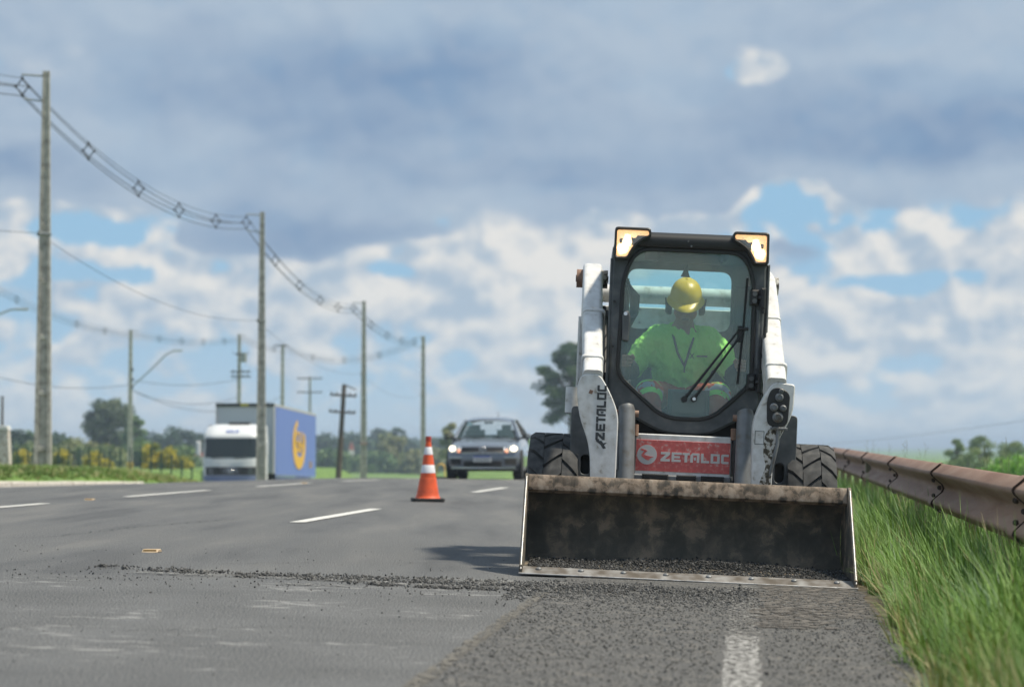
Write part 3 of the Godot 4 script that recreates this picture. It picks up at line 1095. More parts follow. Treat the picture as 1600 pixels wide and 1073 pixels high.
func loader_chassis(L: Node3D) -> void:
	var g := Geo.new()
	g.box(Vector3(0, 0.385, -1.54), Vector3(1.02, 0.39, 0.42), 0.02)
	g.box(Vector3(0, 0.50, -2.46), Vector3(1.02, 0.62, 1.42), 0.02)
	build(g, "chassis", M.cab_grey, L)
	# engine hood at the back
	var e := Geo.new()
	e.box(Vector3(0, 1.12, -2.95), Vector3(1.0, 0.62, 0.62), 0.04)
	build(e, "engine_hood", M.white_paint, L)
	# dark front plate beneath the cab, with slots beside the wheels
	for s in [-1.0, 1.0]:
		var f := Geo.new()
		f.frame(rpoly(PV([-0.10, 0.30, 0.10, 0.30, 0.10, 0.98, -0.10, 0.98]), 0.03, 4), rpoly(PV([-0.03, 0.56, 0.03, 0.56, 0.03, 0.68, -0.03, 0.68]), 0.03, 4), -1.32, -1.28, 0.004)
		var o := build(f, "slotted_plate", M.cab_grey, L)
		o.position = Vector3(s * 0.60, 0, 0)
		var f2 := Geo.new()
		f2.box(Vector3(s * 0.60, 0.64, -1.36), Vector3(0.19, 0.66, 0.03), 0.004)
		build(f2, "backing_plate", M.black_matt, L)
	build(box_g(Vector3(0, 0.87, -1.44), Vector3(0.86, 0.12, 0.06), 0.01), "step_plate", M.black_matt, L)
	# red name panel of the cross member
	var cross := build(box_g(Vector3(-0.004, 0.70, -1.20), Vector3(0.59, 0.255, 0.07), 0.006), "cross_member", M.white_paint, L)
	build(box_g(Vector3(-0.004, 0.695, -1.1635), Vector3(0.578, 0.19, 0.005), 0.001), "red_panel", M.red, cross)
	name_print(cross)
	var lower := build(box_g(Vector3(-0.004, 0.555, -1.19), Vector3(0.60, 0.05, 0.10), 0.008), "coupler_bar", M.steel, L)
	for b in [[-0.17, 0.16], [0.02, 0.12], [0.18, 0.14]]:
		build(box_g(Vector3(b[0], 0.566, -1.125), Vector3(b[1], 0.034, 0.03), 0.006), "coupler_lug", M.black_matt, lower)
	for s in [-1.0, 1.0]:
		# hoses beside the panel
		build(tube_g([Vector3(s * 0.305, 0.86, -1.19), Vector3(s * 0.312, 0.80, -1.13), Vector3(s * 0.308, 0.68, -1.12), Vector3(s * 0.318, 0.55, -1.13), Vector3(s * 0.30, 0.45, -1.15)], 0.013, 8), "hose", M.black, L)
		build(tube_g([Vector3(s * 0.30, 0.88, -1.15), Vector3(s * 0.30, 0.81, -1.14)], 0.018, 8), "hose_fitting", M.rust, L)
		build(box_g(Vector3(s * 0.322, 0.68, -1.16), Vector3(0.022, 0.36, 0.05), 0.004), "guide_plate", M.steel, L)
		# tilt cylinder
		var cg := Geo.new()
		cg.tube([Vector3(s * 0.362 - 0.003, 0.985, -1.08), Vector3(s * 0.362, 0.965, -1.07), Vector3(s * 0.352, 0.42, -0.94)], [0.047, 0.052, 0.052], 20)
		var cyl := build(cg, "tilt_cylinder", M.steel, L)
		build(tube_g([Vector3(s * 0.362 - 0.075, 0.945, -1.075), Vector3(s * 0.362 + 0.075, 0.945, -1.075)], 0.02, 12), "cylinder_pin", M.rust, cyl)
		build(tube_g([Vector3(s * 0.352, 0.43, -0.94), Vector3(s * 0.35, 0.20, -0.84)], 0.024, 12), "cylinder_rod", M.chrome, cyl)
		build(tube_g([Vector3(s * 0.41, 0.93, -1.05), Vector3(s * 0.412, 0.60, -0.96)], 0.009, 8), "cylinder_pipe", M.steel, cyl)

func stroke(parent: Node3D, a: Array, z: float) -> Geo:
	var g := Geo.new()
	g.prism(P2(a), z, z + 0.0022)
	return g

func name_print(parent: Node3D) -> void:
	var z := -1.1608
	# picture of the panel measured in panel units (x across, y down)
	var X := func(px: float) -> float: return (980.0 + px / 8.89 - 1068.6) / 254.5
	var Y := func(py: float) -> float: return 0.79 - (py - 145.0) / 8.89 / 254.5
	var disc := PackedVector2Array()
	for k in 32:
		disc.append(Vector2(X.call(280.0) + 0.0605 * cos(TAU * k / 32), Y.call(350.0) + 0.0605 * sin(TAU * k / 32)))
	var emblem := build(prism_g(disc, z, z + 0.002), "emblem_disc", M.print_white, parent)
	var sq := PackedVector2Array()
	for p in [[182, 282], [200, 268], [258, 284], [284, 300], [250, 330], [236, 352], [268, 362], [330, 374], [378, 378], [334, 394], [312, 432], [264, 420], [232, 394], [206, 376], [203, 350], [228, 316], [236, 300], [204, 298]]:
		sq.append(Vector2(X.call(p[0]), Y.call(p[1])))
	build(prism_g(sq, z + 0.0022, z + 0.0042), "emblem_figure", M.red, emblem)
	for k in LETTERS:
		var g := Geo.new()
		for s in LETTERS[k]:
			var q := PackedVector2Array()
			for i in range(0, s.size(), 2):
				q.append(Vector2(X.call(s[i]), Y.call(s[i + 1])))
			g.prism(q, z, z + 0.0022)
		build(g, "letter", M.print_white, parent)

# strokes of the square lettering, x across and y down
const LETTERS := {
		"z": [[472, 302, 600, 302, 600, 336, 530, 400, 600, 400, 600, 434, 470, 434, 470, 402, 542, 336, 472, 336]],
		"e": [[622, 302, 762, 302, 762, 334, 658, 334, 658, 352, 738, 352, 738, 382, 658, 382, 658, 402, 750, 402, 750, 434, 622, 434]],
		"t": [[772, 302, 872, 302, 872, 334, 842, 334, 842, 434, 802, 434, 802, 334, 772, 334]],
		"a": [[882, 434, 882, 332, 912, 302, 1008, 302, 1008, 434, 972, 434, 972, 334, 920, 334, 920, 434], [928, 372, 960, 356, 960, 400, 940, 404]],
		"l": [[1030, 302, 1066, 302, 1066, 402, 1146, 402, 1146, 434, 1030, 434]],
		"o": [[1164, 302, 1288, 302, 1288, 330, 1200, 330, 1200, 404, 1164, 434], [1290, 332, 1290, 434, 1166, 434, 1202, 405, 1254, 405, 1254, 332]],
		"c": [[1308, 318, 1326, 302, 1414, 302, 1414, 334, 1344, 334, 1344, 402, 1414, 402, 1414, 434, 1326, 434, 1308, 418]],
	}

func loader_arms(L: Node3D) -> void:
	for s in [-1.0, 1.0]:
		var x: float = s * (0.588 if s < 0 else 0.525)
		# upper box section, running back over the wheels
		var g := Geo.new()
		var path := [Vector3(x * 1.03, 1.60, -2.78), Vector3(x * 1.03, 1.78, -2.70), Vector3(x * 1.03, 1.865, -2.50), Vector3(x * 1.025, 1.80, -2.16), Vector3(x * 1.015, 1.60, -1.75), Vector3(x, 1.36, -1.30), Vector3(x * 0.99, 1.19, -0.95), Vector3(x * 0.985, 1.10, -0.80)]
		var rows := []
		var np := path.size()
		for i in np:
			var f: Vector3 = (path[mini(i + 1, np - 1)] - path[maxi(i - 1, 0)]).normalized()
			var up := Vector3.RIGHT.cross(f).normalized()
			if up.y < 0:
				up = -up
			var ring := PackedVector3Array()
			var w := 0.064 if i < 5 else 0.060
			for c in rpoly(PV([-w, -0.105, w, -0.105, w, 0.105, -w, 0.105]), 0.03, 3):
				ring.append(path[i] + Vector3(c.x, 0, 0) + up * c.y)
			rows.append(ring)
		g.sheet(rows, true, true)
		for e in [0, np - 1]:
			for k in range(1, rows[e].size() - 1):
				if e == 0:
					g.tri(rows[e][0], rows[e][k], rows[e][k + 1])
				else:
					g.tri(rows[e][0], rows[e][k + 1], rows[e][k])
		var arm := build(g, "lift_arm", M.white_paint, L)
		# weld collar, wear bands
		for q in [[1.185, -0.94, 0.062], [1.50, -1.56, 0.066]]:
			var wg := Geo.new()
			wg.t = Transform3D(Basis(Vector3.RIGHT, 0.49), Vector3(x * 0.995, q[0], q[1]))
			wg.frame(rpoly(PV([-q[2] - 0.006, -0.113, q[2] + 0.006, -0.113, q[2] + 0.006, 0.113, -q[2] - 0.006, 0.113]), 0.03, 4), rpoly(PV([-q[2] + 0.004, -0.10, q[2] - 0.004, -0.10, q[2] - 0.004, 0.10, -q[2] + 0.004, 0.10]), 0.03, 4), -0.012, 0.012, 0.003)
			build(wg, "collar", M.white_paint, arm)
		# dirty pivot at the top of the arm
		for o in [-0.085, 0.075]:
			build(tube_g([Vector3(x * 1.03 + o - 0.02, 1.86, -2.45), Vector3(x * 1.03 + o + 0.03, 1.86, -2.45)], 0.062, 14), "pivot_boss", M.grime if o > 0 else M.rust, arm)
		build(tube_g([Vector3(x * 1.03 - 0.11, 1.86, -2.45), Vector3(x * 1.03 + 0.11, 1.86, -2.45)], 0.024, 10), "pivot_pin", M.black_matt, arm)
		# lower front panel
		var pl: PackedVector2Array
		if s < 0:
			pl = rpoly(PV([-0.56, 0.38, -0.418, 0.38, -0.415, 0.90, -0.43, 0.97, -0.475, 1.07, -0.535, 1.165, -0.645, 1.165, -0.672, 1.09, -0.655, 0.92, -0.58, 0.74]), [0.01, 0.01, 0.08, 0.08, 0.1, 0.03, 0.04, 0.06, 0.12, 0.1], 4)
		else:
			pl = rpoly(PV([0.395, 0.38, 0.505, 0.38, 0.515, 0.72, 0.545, 0.83, 0.622, 0.97, 0.628, 1.155, 0.495, 1.165, 0.435, 1.06, 0.385, 0.93]), [0.01, 0.01, 0.1, 0.1, 0.08, 0.02, 0.04, 0.1, 0.08], 4)
		var pan := build(prism_g(pl, -0.86, -0.75, 0.006), "arm_panel", M.white_paint, L)
		if s < 0:
			tag(pan, "white arm panel with dark upright lettering", "")
			for k in LETTERS:
				var lg := Geo.new()
				for st in LETTERS[k]:
					var q := PackedVector2Array()
					for i in range(0, st.size(), 2):
						# turned a quarter: reads upwards
						q.append(Vector2(-0.548 + (st[i + 1] - 302.0) / 132.0 * 0.056, 0.775 + (st[i] - 470.0) / 944.0 * 0.325))
					lg.prism(q, -0.7498, -0.7478)
				build(lg, "letter", M.print_dark, pan)
			var mk := PackedVector2Array()
			for p in [[-0.03, 0.03], [-0.005, 0.012], [0.012, -0.012], [0.03, -0.008], [0.018, 0.01], [0.034, 0.026], [0.012, 0.022], [0.0, 0.036], [-0.012, 0.034], [-0.014, 0.046], [-0.034, 0.044]]:
				mk.append(Vector2(-0.512 + p[0] * 1.0, 0.735 + p[1]))
			build(prism_g(mk, -0.7498, -0.7478), "emblem", M.print_dark, pan)
			build(prism_g(P2([-0.60, 1.05, -0.578, 1.045, -0.572, 1.066, -0.592, 1.072]), -0.7496, -0.7486), "paint_chip", M.rust, pan)
		else:
			tag(pan, "white arm panel with oil-stained hydraulic couplers", "")
			var rec := rpoly(PV([0.468, 0.90, 0.59, 0.90, 0.60, 1.10, 0.54, 1.135, 0.488, 1.125, 0.462, 1.06]), 0.045, 5)
			var coup := build(prism_g(rec, -0.752, -0.742, 0.003), "coupler_block", M.black, pan)
			for q in [[0.535, 1.075, 0.021], [0.505, 1.015, 0.021], [0.560, 1.01, 0.017], [0.53, 0.955, 0.027], [0.545, 1.112, 0.012]]:
				var cg := Geo.new()
				cg.t = Transform3D(Basis(Vector3.RIGHT, PI / 2), Vector3(q[0], q[1], -0.743))
				cg.lathe([Vector2(q[2] * 1.2, 0.0), Vector2(q[2] * 1.2, 0.012), Vector2(q[2], 0.014), Vector2(q[2], 0.04), Vector2(q[2] * 0.7, 0.044), Vector2(q[2] * 0.65, 0.036), Vector2(0, 0.036)], 14)
				build(cg, "coupler", M.steel, coup)
			# oily dirt below the couplers
			var dirt := rpoly(PV([0.445, 0.39, 0.50, 0.39, 0.512, 0.72, 0.54, 0.825, 0.585, 0.92, 0.50, 0.905, 0.46, 0.85, 0.452, 0.74, 0.472, 0.66, 0.432, 0.55]), 0.02, 3)
			tag(build(prism_g(dirt, -0.7505, -0.7488), "oil_stain", M.grime, pan), "dark oily dirt run down the panel", "")
			var dec := Geo.new()
			dec.frame(P2([0.40, 0.79, 0.455, 0.79, 0.455, 0.87, 0.40, 0.87]), P2([0.403, 0.793, 0.452, 0.793, 0.452, 0.867, 0.403, 0.867]), -0.7502, -0.7485)
			build(dec, "warning_label", M.print_dark, pan)
			build(tube_g([Vector3(0.535, 0.90, -0.742), Vector3(0.535, 0.80, -0.74), Vector3(0.515, 0.70, -0.745), Vector3(0.495, 0.60, -0.76)], 0.011, 8), "hose", M.steel, pan)
			build(box_g(Vector3(0.54, 0.888, -0.741), Vector3(0.10, 0.016, 0.02), 0.003), "hose_bracket", M.steel, pan)
		# rear uprights and link
		build(box_g(Vector3(s * 0.665, 1.05, -2.95), Vector3(0.045, 1.15, 0.34), 0.012), "rear_upright", M.white_paint, L)
		build(tube_g([Vector3(s * 0.70, 1.12, -2.30), Vector3(s * 0.70, 0.95, -2.29)], 0.05, 12), "stop_block", M.white_paint, L)
		# lift cylinder between arm and body
		build(tube_g([Vector3(s * 0.515, 1.62, -2.2), Vector3(s * 0.515, 1.15, -2.55)], 0.04, 12), "lift_cylinder", M.black, L)
		build(tube_g([Vector3(s * 0.52, 1.66, -2.25), Vector3(s * 0.505, 1.45, -2.05), Vector3(s * 0.50, 1.2, -1.75)], 0.016, 8), "hose", M.black, L)
	# torque tube joining the arms behind the cab
	build(tube_g([Vector3(-0.53, 1.79, -2.78), Vector3(0.53, 1.79, -2.78)], 0.062, 18), "torque_tube", M.white_paint, L)
	build(box_g(Vector3(0.0, 1.60, -2.86), Vector3(1.05, 0.22, 0.03), 0.006), "rear_cross_plate", M.white_paint, L)

func loader_cab(L: Node3D) -> void:
	var cab := Node3D.new()
	cab.name = "cab"
	L.add_child(cab)
	var hole := rpoly(PV([-0.13, 0.93, 0.16, 0.93, 0.405, 1.165, 0.402, 1.80, 0.33, 1.975, -0.335, 1.975, -0.412, 1.80, -0.425, 1.185]), [0.10, 0.10, 0.07, 0.16, 0.13, 0.13, 0.16, 0.07], 6)
	var rim := rpoly(PV([-0.12, 0.83, 0.15, 0.83, 0.462, 1.0, 0.478, 1.80, 0.47, 2.045, -0.478, 2.045, -0.488, 1.80, -0.472, 1.0]), [0.08, 0.08, 0.05, 0.2, 0.05, 0.05, 0.2, 0.05], 6)
	var f := Geo.new()
	f.frame(rim, hole, -1.40, -1.30, 0.014)
	tag(build(f, "front_frame", M.cab_grey, cab), "dark grey door frame round the windscreen", "")
	# rubber seal
	var sg := Geo.new()
	sg.frame(Geo.inset(hole, -0.012), Geo.inset(hole, 0.012), -1.305, -1.288, 0.004)
	build(sg, "window_seal", M.black, cab)
	# door glass, slightly bowed
	var pane := Geo.new()
	pane.prism(Geo.inset(hole, 0.004), -1.323, -1.317)
	tag(build(pane, "windscreen", M.cab_glass, cab), "greenish tinted windscreen", "")
	# roof with a rounded front beam
	var roof := Geo.new()
	roof.t = side_t()
	roof.prism(rpoly(PV([-1.26, 1.985, -1.25, 2.05, -1.30, 2.085, -1.50, 2.083, -1.515, 1.99]), [0.02, 0.04, 0.03, 0.02, 0.01], 4), -0.46, 0.46, 0.02)
	build(roof, "roof_beam", M.black, cab)
	var rp := Geo.new()
	rp.t = Transform3D(Basis(Vector3.RIGHT, -PI / 2), Vector3(0, 1.99, 0))
	rp.frame(rpoly(PV([-0.46, 1.52, 0.46, 1.52, 0.46, 2.56, -0.46, 2.56]), 0.02, 5), rpoly(PV([-0.27, 1.62, 0.27, 1.62, 0.27, 2.28, -0.27, 2.28]), 0.06, 5), 0.0, 0.085, 0.01)
	build(rp, "roof", M.black, cab)
	var rq := Geo.new()
	rq.t = rp.t
	rq.prism(rpoly(PV([-0.275, 1.615, 0.275, 1.615, 0.275, 2.285, -0.275, 2.285]), 0.06, 5), 0.04, 0.046)
	build(rq, "roof_window", M.cab_glass, cab)
	for x in [-0.02, 0.0]:
		build(tube_g([Vector3(x, 2.03 if x < 0 else 2.0, -1.262), Vector3(x, 2.03 if x < 0 else 2.0, -1.248)], 0.006, 8), "rivet", M.steel, cab)
	# side frames with openings, the screens made of bars
	for s in [-1.0, 1.0]:
		var w := Geo.new()
		w.t = side_t(s * 0.47 - 0.015)
		w.frame(rpoly(PV([-2.50, 0.9, -1.40, 0.9, -1.40, 1.99, -2.50, 1.99]), 0.01, 4), rpoly(PV([-2.36, 1.12, -1.50, 1.12, -1.50, 1.92, -2.36, 1.92]), 0.06, 4), 0.0, 0.03, 0.003)
		var wall := build(w, "side_frame", M.cab_grey, cab)
		for k in 9:
			build(box_g(Vector3(s * 0.47, 1.16 + 0.09 * k, -1.93), Vector3(0.006, 0.006, 0.88)), "screen_bar", M.black, wall)
		build(box_g(Vector3(s * 0.487, 1.42, -1.345), Vector3(0.02, 0.98, 0.07), 0.008), "corner_post", M.cab_grey, cab)
	# back wall with its window
	var bw := Geo.new()
	bw.frame(rpoly(PV([-0.455, 0.9, 0.455, 0.9, 0.455, 1.99, -0.455, 1.99]), 0.01, 6), rpoly(PV([-0.365, 1.54, 0.335, 1.54, 0.335, 1.945, -0.365, 1.945]), 0.075, 6), -2.50, -2.46, 0.004)
	build(bw, "back_wall", M.cab_grey, cab)
	build(prism_g(rpoly(PV([-0.367, 1.538, 0.337, 1.538, 0.337, 1.947, -0.367, 1.947]), 0.075, 6), -2.485, -2.479), "rear_window", M.rear_glass, cab)
	build(box_g(Vector3(0, 0.88, -2.12), Vector3(0.88, 0.12, 0.68), 0.01), "seat_base", M.black_matt, cab)
	build(box_g(Vector3(0.0, 1.945, -1.52), Vector3(0.40, 0.06, 0.12), 0.02), "headliner", M.black_matt, cab)
	build(tube_g([Vector3(-0.012, 1.955, -1.56), Vector3(-0.014, 1.87, -1.60), Vector3(-0.016, 1.835, -1.60)], [0.006, 0.016, 0.03], 8), "mirror_stem", M.rust_dark, cab)
	# work lamps at the roof corners
	for s in [-1.0, 1.0]:
		var shell := []
		var lens := []
		for p in [[0.478, 2.100], [0.256, 2.100], [0.250, 2.042], [0.295, 2.022], [0.342, 1.985], [0.372, 1.932], [0.385, 1.900], [0.480, 1.900]]:
			shell.append(Vector2(s * p[0], p[1]))
		for p in [[0.464, 2.084], [0.268, 2.084], [0.265, 2.056], [0.308, 2.036], [0.356, 1.998], [0.387, 1.945], [0.400, 1.916], [0.464, 1.916]]:
			lens.append(Vector2(s * p[0], p[1]))
		if s > 0:
			shell.reverse()
			lens.reverse()
		var so := rpoly(shell, 0.022, 4)
		var lo := rpoly(lens, 0.014, 4)
		if Geometry2D.is_polygon_clockwise(so):
			so.reverse()
			lo.reverse()
		var hg := Geo.new()
		hg.frame(so, lo, -1.33, -1.205, 0.008)
		var lamp := build(hg, "work_lamp", M.black, cab)
		build(prism_g(lo, -1.272, -1.262), "reflector", lamp_mat(1.0, 0.74, 0.46, 1.25), lamp)
		# facets of the reflector round the bulb
		for q in [[0.425, 1.972, 0.036, 5.0], [0.400, 2.022, 0.040, 4.0], [0.358, 2.052, 0.022, 1.2], [0.434, 2.045, 0.022, 1.0], [0.436, 1.948, 0.018, 3.2], [0.32, 2.064, 0.012, 0.9]]:
			var bg := Geo.new()
			bg.t = Transform3D(Basis(Vector3.RIGHT, PI / 2), Vector3(s * q[0], q[1], -1.2615))
			bg.lathe([Vector2(q[2], 0.0), Vector2(q[2] * 0.8, 0.006), Vector2(q[2] * 0.4, 0.010), Vector2(0, 0.011)], 12)
			build(bg, "bulb", lamp_mat(1.0, 0.83, 0.58, q[3]), lamp)
		build(prism_g(Geo.inset(lo, 0.001), -1.224, -1.219), "lamp_glass", M.clear, lamp)
		var sp := SpotLight3D.new()
		sp.name = "work_light"
		cab.add_child(sp, true)
		sp.position = Vector3(s * 0.40, 2.01, -1.235)
		sp.rotation = Vector3(-0.25, PI, 0)
		sp.light_color = Color(1.0, 0.85, 0.6)
		sp.light_energy = 0.6
		sp.light_size = 0.08
		sp.spot_range = 30.0
		sp.spot_angle = 50.0
		sp.spot_attenuation = 2.0
		sp.shadow_enabled = true
	# door handle
	var dh := build(prism_g(rpoly(PV([-0.405, 1.40, -0.365, 1.39, -0.358, 1.55, -0.372, 1.585, -0.40, 1.585, -0.41, 1.56]), 0.014, 4), -1.305, -1.262, 0.008), "door_handle", M.cab_grey, cab)
	build(tube_g([Vector3(-0.39, 1.565, -1.262), Vector3(-0.39, 1.565, -1.256)], 0.012, 10), "lock", M.chrome, dh)
	build(tube_g([Vector3(-0.37, 1.548, -1.33), Vector3(-0.335, 1.55, -1.345), Vector3(-0.318, 1.568, -1.345)], 0.008, 8), "inner_lever", M.black, dh)
	# hinges and stay
	for y in [1.70, 1.175]:
		var hg := Geo.new()
		hg.box(Vector3(0.405, y, -1.285), Vector3(0.055, 0.10, 0.03), 0.012)
		hg.box(Vector3(0.458, y - 0.005, -1.275), Vector3(0.032, 0.13, 0.05), 0.010)
		hg.tube([Vector3(0.43, y, -1.27), Vector3(0.46, y, -1.265)], 0.014, 10)
		var h := build(hg, "hinge", M.black, cab)
		for q in [-0.022, 0.022]:
			build(tube_g([Vector3(0.405, y + q, -1.272), Vector3(0.405, y + q, -1.260)], 0.015, 10), "hinge_bolt", M.cab_grey, h)
		build(tube_g([Vector3(0.462, y - 0.075, -1.262), Vector3(0.462, y - 0.1, -1.262)], 0.010, 8), "hinge_pin", M.black, h)
	build(tube_g([Vector3(0.432, 1.62, -1.27), Vector3(0.434, 1.26, -1.27)], 0.011, 10), "door_stay", M.cab_grey, cab)
	build(tube_g([Vector3(0.475, 1.52, -1.265), Vector3(0.478, 1.36, -1.265), Vector3(0.462, 1.325, -1.265)], 0.009, 8), "grab_rod", M.black, cab)
	for y in [1.64, 1.36]:
		build(tube_g([Vector3(-0.462, y, -1.31), Vector3(-0.462, y, -1.285)], 0.009, 8), "frame_bolt", M.black, cab)
	# wiper
	var wip := Node3D.new()
	wip.name = "wiper"
	cab.add_child(wip)
	for q in [[-0.005, 1.052, 0.325, 1.505], [0.055, 1.055, 0.36, 1.508]]:
		build(tube_g([Vector3(q[0], q[1], -1.285), Vector3(lerpf(q[0], q[2], 0.35), lerpf(q[1], q[3], 0.35), -1.272), Vector3(q[2], q[3], -1.29)], [0.010, 0.008, 0.006], 8), "wiper_arm", M.black, wip)
		build(tube_g([Vector3(q[0], q[1], -1.31), Vector3(q[0], q[1], -1.265)], 0.02, 12), "wiper_pivot", M.black, wip)
	build(tube_g([Vector3(0.31, 1.50, -1.285), Vector3(0.375, 1.505, -1.285)], 0.010, 8), "wiper_link", M.black, wip)
	build(box_g(Vector3(0.325, 1.47, -1.296), Vector3(0.03, 0.10, 0.018), 0.005), "wiper_clip", M.black, wip)
	var bl := Geo.new()
	bl.tube([Vector3(0.358, 1.82, -1.305), Vector3(0.345, 1.50, -1.303), Vector3(0.322, 1.16, -1.305)], 0.0075, 6)
	build(bl, "wiper_blade", M.black_matt, wip)
	build(tube_g([Vector3(0.055, 1.055, -1.266), Vector3(0.055, 1.055, -1.258)], 0.011, 10), "pivot_nut", M.chrome, wip)
	# inside: seat, console, levers, mirror
	var seat := Node3D.new()
	seat.name = "seat"
	cab.add_child(seat)
	build(box_g(Vector3(0, 0.985, -2.02), Vector3(0.50, 0.09, 0.46), 0.035), "seat_cushion", M.black_matt, seat)
	var sb := Geo.new()
	sb.t = Transform3D(Basis(Vector3.RIGHT, -0.14), Vector3(0, 1.27, -2.30))
	sb.box(Vector3.ZERO, Vector3(0.48, 0.54, 0.10), 0.045)
	build(sb, "seat_back", M.black_matt, seat)
	var con := build(box_g(Vector3(0.03, 1.03, -1.46), Vector3(0.26, 0.17, 0.10), 0.03), "console", mat(0.03, 0.045, 0.05, 0.4), cab)
	build(box_g(Vector3(0.03, 1.03, -1.408), Vector3(0.21, 0.13, 0.006), 0.002), "console_face", M.black, con)
	for s in [-1.0, 1.0]:
		build(box_g(Vector3(s * 0.38, 1.12, -1.88), Vector3(0.10, 0.10, 0.45), 0.03), "armrest", M.black_matt, cab)
		build(tube_g([Vector3(s * 0.36, 1.16, -1.70), Vector3(s * 0.355, 1.30, -1.66)], [0.018, 0.024], 10), "joystick", M.black, cab)
		build(box_g(Vector3(s * 0.40, 1.40, -2.40), Vector3(0.10, 0.9, 0.08), 0.02), "rear_pillar_trim", M.black_matt, cab)
	build(tube_g([Vector3(-0.385, 1.79, -1.62), Vector3(-0.36, 1.74, -1.60), Vector3(-0.33, 1.70, -1.62), Vector3(-0.33, 1.60, -1.64), Vector3(-0.37, 1.50, -1.66)], [0.012, 0.02, 0.034, 0.03, 0.02], 10), "speaker_hose", M.black, cab)
	for y in [1.80, 1.76]:
		build(box_g(Vector3(-0.385, y, -1.60), Vector3(0.03, 0.02, 0.03), 0.004), "switch", M.black, cab)

func loader_wheel(L: Node3D, s: float, z: float) -> void:
	var r := 0.405
	var w := 0.155
	var g := Geo.new()
	var spin := Transform3D(Basis(Vector3(0, 0, 1), -PI / 2 * s), Vector3.ZERO)   # lathe axis y -> outwards
	g.t = spin
	var prof := [Vector2(0.20, -w + 0.03), Vector2(0.23, -w + 0.008), Vector2(0.30, -w - 0.006), Vector2(0.355, -w + 0.004), Vector2(0.378, -w + 0.025), Vector2(r - 0.018, -w + 0.06), Vector2(r - 0.014, 0.0), Vector2(r - 0.018, w - 0.06), Vector2(0.378, w - 0.025), Vector2(0.355, w - 0.004), Vector2(0.30, w + 0.006), Vector2(0.23, w - 0.008), Vector2(0.20, w - 0.03)]
	g.lathe(prof, 40, 0.5)
	var tyre := build(g, "wheel", M.rubber, L)
	tyre.position = Vector3(s * 0.80, r - 0.006, z)
	var rg := Geo.new()
	rg.t = spin
	rg.lathe([Vector2(0, w - 0.08), Vector2(0.06, w - 0.075), Vector2(0.09, w - 0.10), Vector2(0.16, w - 0.10), Vector2(0.19, w - 0.03), Vector2(0.212, w - 0.015), Vector2(0.212, -w + 0.015), Vector2(0.15, -w + 0.04), Vector2(0, -w + 0.04)].duplicate(), 24, 0.6)
	build(rg, "rim", mat(0.20, 0.035, 0.025, 0.6), tyre)
	# tread blocks: herringbone, three across
	if not lug_meshes:
		for kind in 3:
			var lg := Geo.new()
			var x0: float = [-w + 0.004, -0.058, 0.056][kind]
			var x1: float = [-0.062, 0.052, w - 0.004][kind]
			var skew: float = [2.6, -2.2, 2.6][kind]
			var tops := []
			var lows := []
			for i in 4:
				var x := lerpf(x0, x1, i / 3.0)
				var edge := 0.020 if (kind == 0 and i == 0) or (kind == 2 and i == 3) else 0.0
				var a := PackedVector3Array()
				var b := PackedVector3Array()
				for j in 4:
					var half := TAU / 17.0 * 0.40
					var an := lerpf(-half, half, j / 3.0) + skew * (x - (x0 + x1) / 2)
					var rt := r + 0.004 - edge
					a.append(Vector3(x, cos(an) * rt, sin(an) * rt))
					var an2 := an * 1.04
					b.append(Vector3(x, cos(an2) * (r - 0.03 - edge), sin(an2) * (r - 0.03 - edge)))
				tops.append(a)
				lows.append(b)
			lg.sheet(tops, false, false)
			var ring_t := []
			var ring_b := []
			for j in 3: ring_t.append(tops[0][j]); ring_b.append(lows[0][j])
			for i in 3: ring_t.append(tops[i][3]); ring_b.append(lows[i][3])
			for j in 3: ring_t.append(tops[3][3 - j]); ring_b.append(lows[3][3 - j])
			for i in 3: ring_t.append(tops[3 - i][0]); ring_b.append(lows[3 - i][0])
			var mid: Vector3 = (tops[1][1] + tops[2][2]) / 2
			for i in ring_t.size():
				var q := (i + 1) % ring_t.size()
				var face: Vector3 = (ring_b[q] - ring_b[i]).cross(ring_t[i] - ring_b[i])
				if face.dot(ring_t[i] - mid) < 0:
					face = -face
				face = face.normalized()
				lg.put3(ring_b[i], ring_b[q], ring_t[q], face, face, face)
				lg.put3(ring_b[i], ring_t[q], ring_t[i], face, face, face)
			lug_meshes.append(lg.mesh(M.rubber))
	for k in 17:
		for kind in 3:
			place(lug_meshes[kind], "tread_block", tyre, Transform3D(Basis(Vector3.RIGHT, TAU * (k + 0.33 * kind) / 17.0 + 0.1 * s), Vector3.ZERO))

var lug_meshes := []

